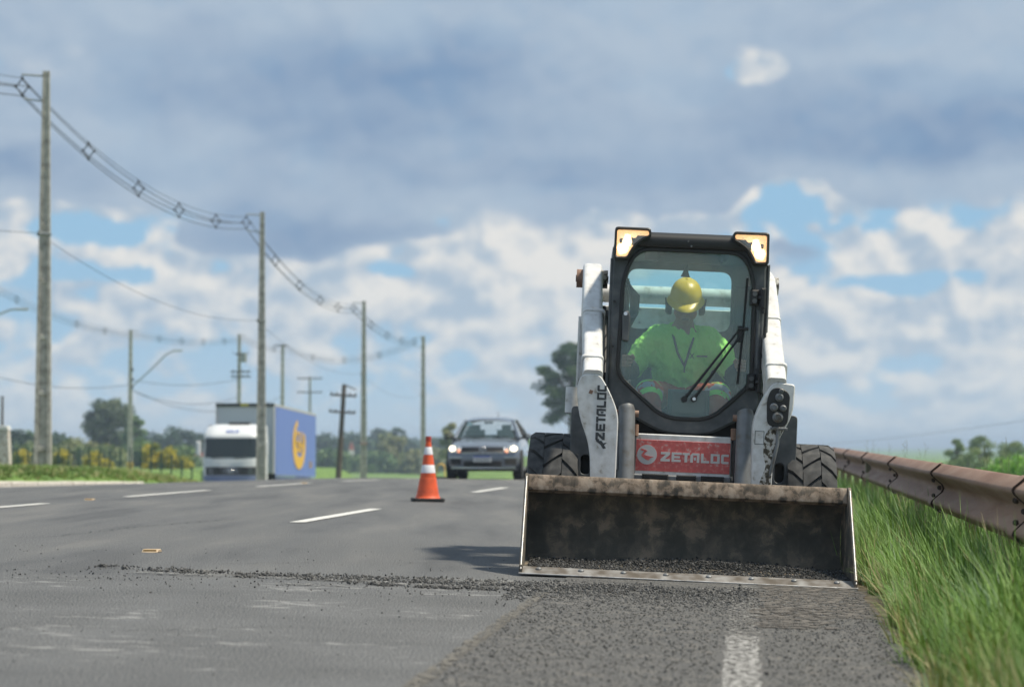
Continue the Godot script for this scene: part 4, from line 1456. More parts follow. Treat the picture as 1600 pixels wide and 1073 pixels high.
# ------------------------------------------------------------------ people: bones joined by a smooth minimum, meshed as surface nets
func blob(bones: Array, cell: float, k: float, folds := 0.0) -> Geo:
	var crease := noise(9.0, 3, FastNoiseLite.TYPE_SIMPLEX_SMOOTH, 61)
	var lo := Vector3.INF
	var hi := -Vector3.INF
	for b in bones:
		var r: float = maxf(b[2], b[3]) + cell * 3.0 + k
		for p in [b[0], b[1]]:
			lo = lo.min(p - Vector3.ONE * r)
			hi = hi.max(p + Vector3.ONE * r)
	var nx := int((hi.x - lo.x) / cell) + 2
	var ny := int((hi.y - lo.y) / cell) + 2
	var nz := int((hi.z - lo.z) / cell) + 2
	var f := PackedFloat32Array()
	f.resize(nx * ny * nz)
	f.fill(1.0)
	for b in bones:
		var a: Vector3 = b[0]
		var c: Vector3 = b[1]
		var ra: float = b[2]
		var rc: float = b[3]
		var sc: Vector3 = b[4] if b.size() > 4 else Vector3.ONE      # flattening of the section
		var reach := maxf(ra, rc) * maxf(sc.x, maxf(sc.y, sc.z)) + k + cell * 2.0
		var i0 := ((a.min(c) - Vector3.ONE * reach) - lo) / cell
		var i1 := ((a.max(c) + Vector3.ONE * reach) - lo) / cell
		var ac := (c - a) / sc
		var l2 := maxf(ac.length_squared(), 1e-9)
		for z in range(maxi(0, int(i0.z)), mini(nz, int(i1.z) + 2)):
			for y in range(maxi(0, int(i0.y)), mini(ny, int(i1.y) + 2)):
				var row := (z * ny + y) * nx
				for x in range(maxi(0, int(i0.x)), mini(nx, int(i1.x) + 2)):
					var p := (lo + Vector3(x, y, z) * cell - a) / sc
					var t := clampf(p.dot(ac) / l2, 0.0, 1.0)
					var d := (p - ac * t).length() - lerpf(ra, rc, t)
					var o := f[row + x]
					var h := maxf(k - absf(o - d), 0.0) / k
					f[row + x] = minf(o, d) - h * h * k * 0.25
	if folds > 0.0:
		# creases of cloth, drawn out downwards
		for z in nz:
			for y in ny:
				for x in nx:
					var i := (z * ny + y) * nx + x
					if absf(f[i]) < 0.06:
						var p := lo + Vector3(x, y, z) * cell
						f[i] += (absf(crease.get_noise_3d(p.x * 1.5 + p.y * 0.5, p.y * 0.6, p.z)) - 0.2) * folds
	var g := Geo.new()
	var ids := {}
	var vs := []
	var ns := []
	for z in nz - 1:
		for y in ny - 1:
			for x in nx - 1:
				var base := (z * ny + y) * nx + x
				var mask := 0
				for q in 8:
					if f[base + (q & 1) + ((q >> 1) & 1) * nx + (q >> 2) * nx * ny] < 0.0:
						mask += 1
				if mask == 0 or mask == 8:
					continue
				var sum := Vector3.ZERO
				var cnt := 0
				for e in 12:
					var p: int = EDGE[e][0]
					var q: int = EDGE[e][1]
					var fp := f[base + (p & 1) + ((p >> 1) & 1) * nx + (p >> 2) * nx * ny]
					var fq := f[base + (q & 1) + ((q >> 1) & 1) * nx + (q >> 2) * nx * ny]
					if (fp < 0.0) != (fq < 0.0):
						var t := fp / (fp - fq)
						sum += Vector3(p & 1, (p >> 1) & 1, p >> 2).lerp(Vector3(q & 1, (q >> 1) & 1, q >> 2), t)
						cnt += 1
				var c000 := f[base]
				var grad := Vector3(f[base + 1] - c000 + f[base + 1 + nx + nx * ny] - f[base + nx + nx * ny], f[base + nx] - c000 + f[base + 1 + nx + nx * ny] - f[base + 1 + nx * ny], f[base + nx * ny] - c000 + f[base + 1 + nx + nx * ny] - f[base + 1 + nx])
				ids[base] = vs.size()
				vs.append(lo + (Vector3(x, y, z) + sum / cnt) * cell)
				ns.append(grad.normalized())
	for z in range(1, nz - 1):
		for y in range(1, ny - 1):
			for x in range(1, nx - 1):
				var base := (z * ny + y) * nx + x
				var s := f[base] < 0.0
				for ax in 3:
					var st: int = [1, nx, nx * ny][ax]
					if s == (f[base + st] < 0.0):
						continue
					var u: int = [nx, nx * ny, 1][ax]
					var w: int = [nx * ny, 1, nx][ax]
					var q := [base, base - u, base - u - w, base - w]
					if not (ids.has(q[0]) and ids.has(q[1]) and ids.has(q[2]) and ids.has(q[3])):
						continue
					var i: Array = q.map(func(m): return ids[m])
					g.put3(vs[i[0]], vs[i[1]], vs[i[2]], ns[i[0]], ns[i[1]], ns[i[2]])
					g.put3(vs[i[0]], vs[i[2]], vs[i[3]], ns[i[0]], ns[i[2]], ns[i[3]])
	return g

const EDGE := [[0, 1], [2, 3], [4, 5], [6, 7], [0, 2], [1, 3], [4, 6], [5, 7], [0, 4], [1, 5], [2, 6], [3, 7]]

func operator_person() -> void:
	var P := thing("person", "operator in yellow helmet and bright green shirt seated inside the loader cab", "person", loader_t())
	var V := func(x: float, y: float, z: float) -> Vector3: return Vector3(x, y, z)
	# body: skin, one surface
	var head := Vector3(0.004, 1.675, -1.845)
	var body := [[V.call(0, 1.07, -2.06), V.call(0, 1.30, -2.02), 0.11, 0.12], [V.call(0, 1.30, -2.02), V.call(0, 1.46, -1.97), 0.12, 0.12], [V.call(0, 1.47, -1.96), V.call(0.002, 1.60, -1.90), 0.062, 0.058]]
	for s in [-1.0, 1.0]:
		body.append([V.call(s * 0.05, 1.47, -1.97), V.call(s * 0.18, 1.455, -1.97), 0.07, 0.06])
		body.append([V.call(s * 0.19, 1.45, -1.97), V.call(s * 0.325, 1.235, -1.90), 0.05, 0.042])
		body.append([V.call(s * 0.325, 1.235, -1.90), V.call(s * 0.352, 1.285, -1.71), 0.042, 0.03])
		body.append([V.call(s * 0.10, 1.06, -2.04), V.call(s * 0.212, 1.085, -1.58), 0.075, 0.055])
		body.append([V.call(s * 0.212, 1.085, -1.58), V.call(s * 0.20, 0.72, -1.54), 0.055, 0.045])
	# head
	var tilt := Transform3D(Basis(Vector3.RIGHT, 0.42), head)
	var hb := []
	for q in [[0, 0.03, -0.015, 0, 0.03, 0.01, 0.088, 0.085], [0, -0.02, 0.03, 0, -0.06, 0.045, 0.066, 0.052], [0, -0.095, 0.055, 0, -0.10, 0.06, 0.032, 0.03], [0, 0.005, 0.098, 0, -0.03, 0.112, 0.010, 0.015], [-0.02, -0.066, 0.098, 0.02, -0.066, 0.098, 0.009, 0.009], [-0.05, 0.015, 0.075, 0.05, 0.015, 0.075, 0.018, 0.018]]:
		hb.append([tilt * Vector3(q[0], q[1], q[2]), tilt * Vector3(q[3], q[4], q[5]), q[6], q[7]])
	for s in [-1.0, 1.0]:
		hb.append([tilt * Vector3(s * 0.088, 0.005, -0.01), tilt * Vector3(s * 0.094, -0.035, -0.005), 0.014, 0.010])
		hb.append([tilt * Vector3(s * 0.045, -0.035, 0.06), tilt * Vector3(s * 0.04, -0.05, 0.055), 0.03, 0.03])
	var g := blob(body, 0.02, 0.03)
	for add in [blob(hb, 0.0065, 0.014)]:
		g.v.append_array(add.v)
		g.n.append_array(add.n)
	# hands closed round the joysticks
	for s in [-1.0, 1.0]:
		var hd := []
		var wrist: Vector3 = V.call(s * 0.352, 1.285, -1.71)
		hd.append([wrist, V.call(s * 0.356, 1.295, -1.665), 0.028, 0.030])
		for k in 4:
			var y := 1.318 - 0.020 * k
			var ln: float = [0.9, 1.0, 0.95, 0.8][k]
			var root: Vector3 = V.call(s * (0.356 + 0.022), y, -1.675)
			var a: Vector3 = V.call(s * (0.356 + 0.030), y, -1.645)
			var b: Vector3 = V.call(s * (0.356 + 0.008), y, -1.645 + 0.024 * ln)
			var c: Vector3 = V.call(s * (0.356 - 0.020 * ln), y, -1.645 + 0.012)
			hd.append([root, a, 0.0095, 0.0090])
			hd.append([a, b, 0.0090, 0.0085])
			hd.append([b, c, 0.0085, 0.0075])
		hd.append([V.call(s * 0.338, 1.29, -1.68), V.call(s * 0.322, 1.31, -1.655), 0.011, 0.010])
		hd.append([V.call(s * 0.322, 1.31, -1.655), V.call(s * 0.328, 1.325, -1.635), 0.010, 0.0085])
		var hg := blob(hd, 0.005, 0.006)
		g.v.append_array(hg.v)
		g.n.append_array(hg.n)
	var skin := mat(0.29, 0.175, 0.125, 0.55)
	skin.subsurf_scatter_enabled = true
	skin.subsurf_scatter_strength = 0.1
	var body_mesh := build(g, "body", skin, P)
	# eyes half closed, brows
	for s in [-1.0, 1.0]:
		var eg := Geo.new()
		eg.t = tilt * Transform3D(Basis(), Vector3(s * 0.032, -0.006, 0.086))
		eg.lathe([Vector2(0, 0.009), Vector2(0.007, 0.006), Vector2(0.0105, 0), Vector2(0.007, -0.006), Vector2(0, -0.009)], 10)
		build(eg, "eye", mat(0.35, 0.33, 0.30, 0.2), body_mesh)
		var bg := Geo.new()
		bg.tube([tilt * Vector3(s * 0.016, 0.018, 0.098), tilt * Vector3(s * 0.034, 0.023, 0.095), tilt * Vector3(s * 0.052, 0.017, 0.082)], 0.005, 6)
		build(bg, "eyebrow", mat(0.01, 0.008, 0.007, 0.8), body_mesh)
	build(tube_g([tilt * Vector3(-0.022, -0.064, 0.106), tilt * Vector3(0, -0.061, 0.110), tilt * Vector3(0.022, -0.064, 0.106)], 0.005, 6), "lips", mat(0.16, 0.07, 0.055, 0.6), body_mesh)
	# hair under the helmet
	var hair := []
	hair.append([tilt * Vector3(0, 0.03, -0.03), tilt * Vector3(0, -0.02, -0.045), 0.092, 0.078])
	build(blob(hair, 0.012, 0.01), "hair", mat(0.012, 0.010, 0.009, 0.7), P)
	# shirt
	var shirt := [[V.call(0, 1.16, -2.03), V.call(0, 1.30, -1.99), 0.150, 0.158, Vector3(1.18, 1, 0.92)], [V.call(0, 1.30, -1.99), V.call(0, 1.43, -1.955), 0.158, 0.135, Vector3(1.2, 1, 0.9)], [V.call(-0.13, 1.455, -1.965), V.call(0.13, 1.455, -1.965), 0.085, 0.085]]
	for s in [-1.0, 1.0]:
		shirt.append([V.call(s * 0.165, 1.455, -1.97), V.call(s * 0.245, 1.37, -1.945), 0.086, 0.080])
		shirt.append([V.call(s * 0.245, 1.37, -1.945), V.call(s * 0.312, 1.262, -1.91), 0.080, 0.072])
		shirt.append([V.call(s * 0.06, 1.50, -1.96), V.call(s * 0.05, 1.53, -1.945), 0.045, 0.03])
	var lime := patchy(mat(1, 1, 1, 0.8), noise_tex(256, noise(0.02, 5, FastNoiseLite.TYPE_SIMPLEX_SMOOTH, 81), ramp([[0.2, 0.26, 0.74, 0.12], [0.8, 0.33, 0.84, 0.18]])), 1.2)
	var sh := build(blob(shirt, 0.011, 0.035, 0.035), "shirt", lime, P)
	# dark printed mark on the chest
	var mk := Geo.new()
	mk.t = Transform3D(Basis(Vector3.RIGHT, -0.12), Vector3(0.058, 1.345, -1.838))
	mk.prism(P2([-0.016, -0.018, -0.010, -0.018, 0.016, 0.018, 0.010, 0.018]), 0, 0.003)
	mk.prism(P2([0.010, -0.018, 0.016, -0.018, -0.010, 0.018, -0.016, 0.018]), 0.001, 0.004)
	mk.box(Vector3(0.065, 0.0, 0.0), Vector3(0.07, 0.008, 0.02))
	build(mk, "chest_print", M.print_dark, sh)
	# lower sleeves
	for s in [-1.0, 1.0]:
		build(blob([[V.call(s * 0.315, 1.25, -1.905), V.call(s * 0.328, 1.235, -1.88), 0.060, 0.056], [V.call(s * 0.328, 1.235, -1.88), V.call(s * 0.351, 1.280, -1.725), 0.056, 0.042]], 0.014, 0.02), "sleeve", mat(0.012, 0.018, 0.035, 0.85), P)
	# lanyard
	var neck := Vector3(0.012, 1.275, -1.822)
	for s in [-1.0, 1.0]:
		build(tube_g([Vector3(s * 0.075, 1.535, -1.93), Vector3(s * 0.062, 1.455, -1.850), Vector3(s * 0.035, 1.36, -1.826), neck], [0.008, 0.009, 0.009, 0.008], 6), "lanyard", M.print_dark, P)
	build(tube_g([neck, neck + Vector3(0, -0.04, 0.004)], 0.006, 6), "lanyard_clip", M.black, P)
	# trousers
	var tr := [[V.call(0, 1.08, -2.06), V.call(0, 1.14, -2.04), 0.14, 0.15, Vector3(1.2, 1, 1)]]
	for s in [-1.0, 1.0]:
		tr.append([V.call(s * 0.10, 1.075, -2.02), V.call(s * 0.215, 1.085, -1.575), 0.098, 0.080])
		tr.append([V.call(s * 0.215, 1.085, -1.575), V.call(s * 0.205, 0.70, -1.545), 0.080, 0.068])
	build(blob(tr, 0.012, 0.035, 0.03), "trousers", mat(0.36, 0.075, 0.03, 0.85), P)
	# reflective bands over the knees: zones of a ball that hugs the cloth
	for s in [-1.0, 1.0]:
		var knee: Vector3 = V.call(s * 0.215, 1.085, -1.575)
		var ax := Vector3(s * -0.10, -0.62, 0.78).normalized()
		var side := ax.cross(Vector3.RIGHT).normalized()
		for q in [[98.0, 122.0, 0], [66.0, 97.0, 1], [44.0, 65.0, 0]]:
			var bg := Geo.new()
			bg.t = Transform3D(Basis(side.cross(ax).normalized(), ax, side).orthonormalized(), knee)
			var arc := []
			for k in 5:
				var an := deg_to_rad(lerpf(q[1], q[0], k / 4.0))
				arc.append(Vector2(sin(an), cos(an)) * (0.0915 if q[2] == 0 else 0.0905))
			bg.lathe(arc, 28)
			build(bg, "reflective_band", mat(0.22, 0.80, 0.12, 0.6) if q[2] == 0 else mat(0.24, 0.31, 0.36, 0.35), P)
	for s in [-1.0, 1.0]:
		build(blob([[V.call(s * 0.205, 0.70, -1.555), V.call(s * 0.205, 0.645, -1.56), 0.06, 0.055], [V.call(s * 0.205, 0.63, -1.56), V.call(s * 0.215, 0.625, -1.41), 0.048, 0.042]], 0.016, 0.02), "boot", M.black_matt, P)
	# helmet
	var hel := Geo.new()
	hel.t = tilt * Transform3D(Basis(Vector3.RIGHT, 0.0).scaled(Vector3(0.93, 0.98, 0.90)), Vector3(0, 0.045, -0.012))
	var rows := []
	for i in 13:
		var a := i / 12.0 * PI / 2
		var ring := PackedVector3Array()
		for k in 32:
			var b := TAU * k / 32
			var ridge := 1.0 + 0.045 * exp(-pow(wrapf(b - PI / 2, -PI, PI) / 0.12, 2.0)) * sin(a) + 0.045 * exp(-pow(wrapf(b + PI / 2, -PI, PI) / 0.12, 2.0)) * sin(a) + 0.03 * exp(-pow((absf(cos(b)) - 0.45) / 0.12, 2.0)) * sin(a)
			var rr := pow(cos(a), 0.78) * ridge
			ring.append(Vector3(cos(b) * 0.112 * rr, sin(a) * 0.128 * (ridge if i > 8 else 1.0), sin(b) * 0.136 * rr))
		rows.append(ring)
	hel.sheet(rows, true, true)
	# peak and rim
	var rim := []
	for q in [[0.0, 0.0], [0.012, -0.008], [0.022, -0.020], [0.018, -0.024], [0.0, -0.012]]:
		var ring := PackedVector3Array()
		for k in 32:
			var b := TAU * k / 32
			var peak := 1.0 + 2.2 * pow(maxf(0.0, sin(b)), 2.5)
			ring.append(Vector3(cos(b) * (0.112 + q[0]), q[1] * (1.0 + 0.8 * maxf(0.0, sin(b))), sin(b) * (0.136 + q[0] * peak)))
		rim.append(ring)
	hel.sheet(rim, true, false)
	var yel := mat(0.60, 0.52, 0.012, 0.35)
	yel.clearcoat_enabled = true
	yel.clearcoat = 0.3
	build(hel, "helmet", yel, P)
	# ear defenders hanging from the helmet
	for s in [-1.0, 1.0]:
		var eg := Geo.new()
		eg.t = tilt * Transform3D(Basis(Vector3(0, 0, 1), -PI / 2 * s), Vector3(s * 0.088, -0.03, -0.005))
		eg.lathe([Vector2(0.040, 0.0), Vector2(0.044, 0.012), Vector2(0.040, 0.030), Vector2(0.026, 0.040), Vector2(0, 0.042)], 16)
		var ear := build(eg, "ear_defender", mat(0.03, 0.035, 0.045, 0.6), P)
		build(tube_g([tilt * Vector3(s * 0.125, -0.01, -0.005), tilt * Vector3(s * 0.13, 0.04, -0.01)], 0.006, 6), "arm", M.black, ear)

# ------------------------------------------------------------------ traffic cone
func cone() -> void:
	var p := lay(-3.69, 25.75)
	var C := thing("traffic_cone", "orange traffic cone with white bands standing in the lane", "traffic cone", Transform3D(Basis(Vector3(0, 0, 1), -0.012) * Basis(Vector3.UP, 0.12), p))
	var orange := patchy(mat(1, 1, 1, 0.55), noise_tex(256, noise(0.02, 5, FastNoiseLite.TYPE_SIMPLEX_SMOOTH, 91), ramp([[0.0, 0.48, 0.075, 0.022], [0.5, 0.74, 0.10, 0.026], [1.0, 0.82, 0.125, 0.034]])), 1.5)
	var base := Geo.new()
	base.t = Transform3D(Basis(Vector3.RIGHT, -PI / 2), Vector3.ZERO)
	base.prism(rpoly(PV([-0.185, -0.185, 0.185, -0.185, 0.185, 0.185, -0.185, 0.185]), 0.04, 4), 0.0, 0.04, 0.008)
	tag(build(base, "base", M.black_matt, C), "black square rubber base", "")
	var R := func(y: float) -> float: return lerpf(0.128, 0.036, clampf((y - 0.06) / 0.60, 0, 1)) + 0.014 * exp(-(y - 0.04) / 0.03)
	var body := [Vector2(0.15, 0.040)]
	for y in [0.05, 0.07, 0.10, 0.18, 0.262, 0.264]:
		body.append(Vector2(R.call(y), y))
	body.append(Vector2(R.call(0.266) - 0.005, 0.268))
	for y in [0.275, 0.35, 0.45, 0.56, 0.64]:
		body.append(Vector2(R.call(y) - 0.003, y))
	body.append_array([Vector2(0.034, 0.66), Vector2(0.030, 0.672), Vector2(0.030, 0.70), Vector2(0.033, 0.705), Vector2(0.031, 0.735), Vector2(0.026, 0.745), Vector2(0.0, 0.748)])
	var cg := Geo.new()
	cg.lathe(body, 32)
	build(cg, "body", orange, C)
	for q in [[0.325, 0.42], [0.535, 0.625]]:
		var bg := Geo.new()
		bg.lathe([Vector2(R.call(q[1]) - 0.0035, q[1]), Vector2(R.call(q[1]) - 0.001, q[1] - 0.003), Vector2(R.call(q[0]) - 0.001, q[0] + 0.003), Vector2(R.call(q[0]) - 0.0035, q[0])], 32)
		build(bg, "white_band", mat(0.68, 0.68, 0.72, 0.5), C)
	tag(build(tube_g([Vector3(0, 0.70, 0), Vector3(0, 0.747, 0)], [0.0335, 0.031], 20), "tip", mat(0.40, 0.035, 0.02, 0.55), C), "darker red tip", "")

# ------------------------------------------------------------------ the oncoming car
func car() -> void:
	var D := 50.0
	var x := -0.66
	var u := x - HEAD * D
	# it stands on the crest: pitch with the road
	var slope := (profile(D + 3.0) - profile(D + 0.5)) / 2.5
	var t := Transform3D(Basis(Vector3.UP, -atan(HEAD) + 0.03) * Basis(Vector3.RIGHT, -slope * -1.0), Vector3(x, ground_y(x, D + 0.9) - slope * 0.9, -D))
	var C := thing("car", "grey hatchback with its headlights on, coming over the crest", "car", t)
	var paint := mat(0.155, 0.178, 0.215, 0.25, 0.4)
	paint.clearcoat_enabled = true
	paint.clearcoat = 1.0
	paint.clearcoat_roughness = 0.05
	var hw := 0.80
	# front face and bonnet as one skin
	var prof := [[0.20, -0.10, 0.74], [0.24, -0.04, 0.77], [0.34, 0.0, 0.80], [0.46, 0.01, 0.81], [0.58, 0.0, 0.81], [0.66, -0.03, 0.80], [0.74, -0.09, 0.785], [0.79, -0.20, 0.77], [0.84, -0.42, 0.765], [0.90, -0.75, 0.755], [0.945, -1.06, 0.745]]
	var rows := []
	for p in prof:
		var r := PackedVector3Array()
		for k in 21:
			var q := lerpf(-1.0, 1.0, k / 20.0)
			var bow: float = 0.26 * pow(absf(q), 3.2) * (1.0 if p[0] < 0.8 else 0.5) + 0.05 * q * q
			var crown: float = -0.05 * q * q if p[0] > 0.72 else 0.0
			var crease: float = 0.012 * exp(-pow((absf(q) - 0.62) / 0.08, 2.0)) if p[0] > 0.76 else 0.0
			r.append(Vector3(q * p[2], p[0] + crown + crease, p[1] - bow))
		rows.append(r)
	var g := Geo.new()
	g.sheet(rows, false, false)
	# flanks
	for s in [-1.0, 1.0]:
		var fl := []
		for st in [[-0.30, 0.80, 0.70], [-0.45, 0.82, 0.80], [-0.9, 0.83, 0.86], [-1.15, 0.83, 0.91], [-2.0, 0.83, 0.93], [-3.0, 0.83, 0.95], [-3.6, 0.81, 0.97], [-3.85, 0.76, 0.97]]:
			var r := PackedVector3Array()
			for q in [[0.20, -0.03], [0.34, 0.0], [0.5, 0.004], [0.62, 0.012], [0.66, -0.004], [0.8, -0.015], [1.0, -0.075]]:
				var y: float = 0.2 + (q[0] - 0.2) / 0.8 * (st[2] - 0.2)
				r.append(Vector3(s * (st[1] + q[1]), y, st[0]))
			fl.append(r)
		g.sheet(fl, false, s > 0)
	# back
	var bk := []
	for p in [[0.25, -3.86], [0.6, -3.93], [0.97, -3.84]]:
		var r := PackedVector3Array()
		for k in 9:
			r.append(Vector3(lerpf(-0.76, 0.76, k / 8.0), p[0], p[1] + 0.0))
		bk.append(r)
	g.sheet(bk, false, true)
	var shell := build(g, "body_shell", paint, C)
	# roof
	var rf := []
	for p in [[1.372, -1.66, 0.53], [1.405, -1.80, 0.545], [1.445, -2.2, 0.565], [1.45, -2.7, 0.565], [1.42, -3.15, 0.55], [1.385, -3.32, 0.53]]:
		var r := PackedVector3Array()
		for k in 13:
			var q := lerpf(-1.0, 1.0, k / 12.0)
			r.append(Vector3(q * p[2], p[0] - 0.055 * pow(absf(q), 3.0), p[1] - 0.05 * q * q * (1.0 if p[1] > -2.0 else 0.0)))
		rf.append(r)
	var rg := Geo.new()
	rg.sheet(rf, false, false)
	build(rg, "roof", paint, C)
	build(tube_g([Vector3(0.10, 1.44, -3.0), Vector3(0.10, 1.60, -3.12)], 0.006, 6), "aerial", M.black, C)
	# pillars
	for s in [-1.0, 1.0]:
		build(tube_g([Vector3(s * 0.735, 0.92, -1.12), Vector3(s * 0.64, 1.16, -1.42), Vector3(s * 0.545, 1.345, -1.73)], [0.045, 0.036, 0.034], 8), "front_pillar", paint, C)
		build(tube_g([Vector3(s * 0.545, 1.345, -1.73), Vector3(s * 0.575, 1.385, -2.4), Vector3(s * 0.545, 1.345, -3.25), Vector3(s * 0.66, 1.12, -3.55), Vector3(s * 0.73, 0.95, -3.75)], [0.034, 0.03, 0.04, 0.07, 0.08], 8), "roof_rail", paint, C)
		build(tube_g([Vector3(s * 0.755, 0.94, -2.42), Vector3(s * 0.58, 1.37, -2.5)], 0.04, 6), "middle_pillar", M.black, C)
		var sw := Geo.new()
		sw.sheet([PackedVector3Array([Vector3(s * 0.75, 0.94, -1.18), Vector3(s * 0.76, 0.95, -2.4), Vector3(s * 0.75, 0.97, -3.5)]), PackedVector3Array([Vector3(s * 0.56, 1.335, -1.75), Vector3(s * 0.59, 1.37, -2.5), Vector3(s * 0.56, 1.335, -3.2)])], false, s > 0)
		build(sw, "side_window", M.car_glass, C)
		# mirror
		var mg := Geo.new()
		mg.t = Transform3D(Basis(Vector3.UP, -s * 0.15), Vector3(s * 0.90, 0.975, -1.22))
		mg.prism(rpoly(PV([-0.10, -0.06, 0.10, -0.055, 0.105, 0.05, -0.06, 0.065]), 0.04, 4), -0.06, 0.06, 0.03)
		mg.t = Transform3D()
		mg.tube([Vector3(s * 0.76, 0.93, -1.24), Vector3(s * 0.86, 0.95, -1.22)], 0.025, 6)
		build(mg, "wing_mirror", M.black, C)
	# windscreen and rear window
	for w in [[0.945, -1.07, 0.715, 1.365, -1.68, 0.52, "windscreen"], [0.98, -3.80, 0.68, 1.375, -3.34, 0.50, "rear_window"]]:
		var ws := []
		for i in 5:
			var r := PackedVector3Array()
			for k in 9:
				var q := lerpf(-1.0, 1.0, k / 8.0)
				var h := i / 4.0
				r.append(Vector3(q * lerpf(w[2], w[5], h), lerpf(w[0], w[3], h) - 0.03 * q * q, lerpf(w[1], w[4], h) - (0.10 if w[6] == "windscreen" else -0.05) * q * q))
			ws.append(r)
		var wg := Geo.new()
		wg.sheet(ws, false, w[6] != "windscreen")
		build(wg, w[6], M.car_glass, C)
	build(box_g(Vector3(-0.44, 1.27, -1.63), Vector3(0.10, 0.08, 0.004)), "toll_tag", mat(0.55, 0.75, 0.78, 0.6), C)
	for q in [-0.34, 0.2]:
		build(tube_g([Vector3(q + 0.32, 0.965, -1.10), Vector3(q, 0.975, -1.115), Vector3(q - 0.22, 0.968, -1.14)], 0.009, 5), "wiper", M.black, C)
	# cabin
	var cab := build(box_g(Vector3(0, 0.60, -2.3), Vector3(1.4, 0.5, 2.4), 0.05), "cabin_floor", M.black_matt, C)
	build(box_g(Vector3(0, 0.89, -1.32), Vector3(1.34, 0.10, 0.4), 0.04), "dashboard", M.black_matt, cab)
	for s in [-0.36, 0.36]:
		build(box_g(Vector3(s, 0.93, -2.25), Vector3(0.44, 0.44, 0.12), 0.05), "front_seat", M.black_matt, cab)
		build(box_g(Vector3(s, 1.20, -2.28), Vector3(0.22, 0.13, 0.09), 0.04), "headrest", M.black_matt, cab)
	build(box_g(Vector3(0, 0.94, -3.15), Vector3(1.2, 0.22, 0.12), 0.05), "rear_seat", M.black_matt, cab)
	build(box_g(Vector3(0.0, 1.30, -1.62), Vector3(0.2, 0.05, 0.02), 0.015), "rear_view_mirror", M.black, cab)
	# front details; z follows the bow of the face
	var Z := func(px: float, y: float) -> float: return (0.01 if y < 0.6 else -0.035) - 0.26 * pow(absf(px) / 0.81, 3.2) - 0.05 * pow(px / 0.81, 2.0)
	var strip_g := func(x0: float, x1: float, y0: float, y1: float, out: float, m: Material, called: String) -> MeshInstance3D:
		var rr := []
		for yy in [y0, (y0 + y1) / 2, y1]:
			var r := PackedVector3Array()
			for k in 11:
				var px := lerpf(x0, x1, k / 10.0)
				r.append(Vector3(px, yy, Z.call(px, yy) + out))
			rr.append(r)
		var sg := Geo.new()
		sg.sheet(rr, false, false)
		# rim back to the body
		var ring: Array = []
		var low: Array = []
		for k in 11: ring.append(rr[0][k])
		for k in 11: ring.append(rr[2][10 - k])
		for q in ring: low.append(q - Vector3(0, 0, out + 0.03))
		sg.ring_walls(low, ring)
		return build(sg, called, m, C)
	var grille: MeshInstance3D = strip_g.call(-0.47, 0.47, 0.595, 0.715, 0.03, M.black, "grille")
	for y in [0.625, 0.655, 0.685]:
		build(tube_g([Vector3(-0.45, y, Z.call(0.45, y) + 0.034), Vector3(0, y, Z.call(0.0, y) + 0.034), Vector3(0.45, y, Z.call(0.45, y) + 0.034)], 0.005, 5), "grille_bar", M.cab_grey, grille)
	strip_g.call(-0.47, 0.47, 0.578, 0.592, 0.036, M.chrome, "chrome_strip")
	tag(strip_g.call(-0.42, 0.42, 0.285, 0.40, 0.012, M.black_matt, "air_intake"), "black lower air intake", "")
	strip_g.call(-0.72, 0.72, 0.245, 0.268, 0.022, M.chrome, "bumper_strip")
	strip_g.call(-0.70, 0.70, 0.18, 0.235, 0.0, M.black_matt, "bumper_lip")
	for s in [-1.0, 1.0]:
		strip_g.call(minf(s * 0.50, s * 0.74), maxf(s * 0.50, s * 0.74), 0.33, 0.46, 0.012, M.black_matt, "fog_lamp_recess")
		strip_g.call(minf(s * 0.48, s * 0.76), maxf(s * 0.48, s * 0.76), 0.475, 0.49, 0.02, M.chrome, "recess_trim")
		# headlamp
		var hl := PackedVector2Array()
		for p in rpoly(PV([0.46, 0.60, 0.64, 0.59, 0.76, 0.625, 0.775, 0.73, 0.70, 0.775, 0.52, 0.73]), 0.03, 4):
			hl.append(Vector2(s * p.x, p.y))
		if Geometry2D.is_polygon_clockwise(hl):
			hl.reverse()
		var lg := Geo.new()
		lg.t = Transform3D(Basis(Vector3.UP, s * 0.50), Vector3.ZERO)
		lg.t.origin = Vector3(s * 0.62, 0.68, Z.call(0.62, 0.7)) - lg.t.basis * Vector3(s * 0.62, 0.68, 0) + Vector3(0, 0, 0.02)
		var keep := lg.t
		lg.prism(hl, -0.06, 0.045, 0.006)
		var lamp := build(lg, "headlamp", M.reflector, C)
		var bg := Geo.new()
		bg.t = keep * Transform3D(Basis(Vector3.RIGHT, PI / 2), Vector3(s * 0.675, 0.685, 0.046))
		bg.t = bg.t * Transform3D(Basis().scaled(Vector3(1.15, 1.0, 0.82)), Vector3.ZERO)
		bg.lathe([Vector2(0.078, 0.0), Vector2(0.068, 0.012), Vector2(0.04, 0.02), Vector2(0, 0.022)], 20)
		build(bg, "lit_bulb", lamp_mat(1.0, 0.95, 0.84, 2.2), lamp)
		var og := Geo.new()
		og.t = keep * Transform3D(Basis(Vector3.RIGHT, PI / 2), Vector3(s * 0.50, 0.635, 0.046))
		og.lathe([Vector2(0.045, 0.0), Vector2(0.04, 0.01), Vector2(0, 0.014)], 14)
		build(og, "turn_signal", lamp_mat(1.0, 0.55, 0.25, 0.9), lamp)
		var sp := SpotLight3D.new()
		sp.name = "headlight"
		C.add_child(sp, true)
		sp.position = Vector3(s * 0.66, 0.685, 0.10)
		sp.rotation = Vector3(-0.06, PI, 0)
		sp.light_color = Color(1.0, 0.95, 0.85)
		sp.light_energy = 1.5
		sp.light_size = 0.08
		sp.spot_range = 40.0
		sp.spot_angle = 30.0
		sp.spot_attenuation = 2.0
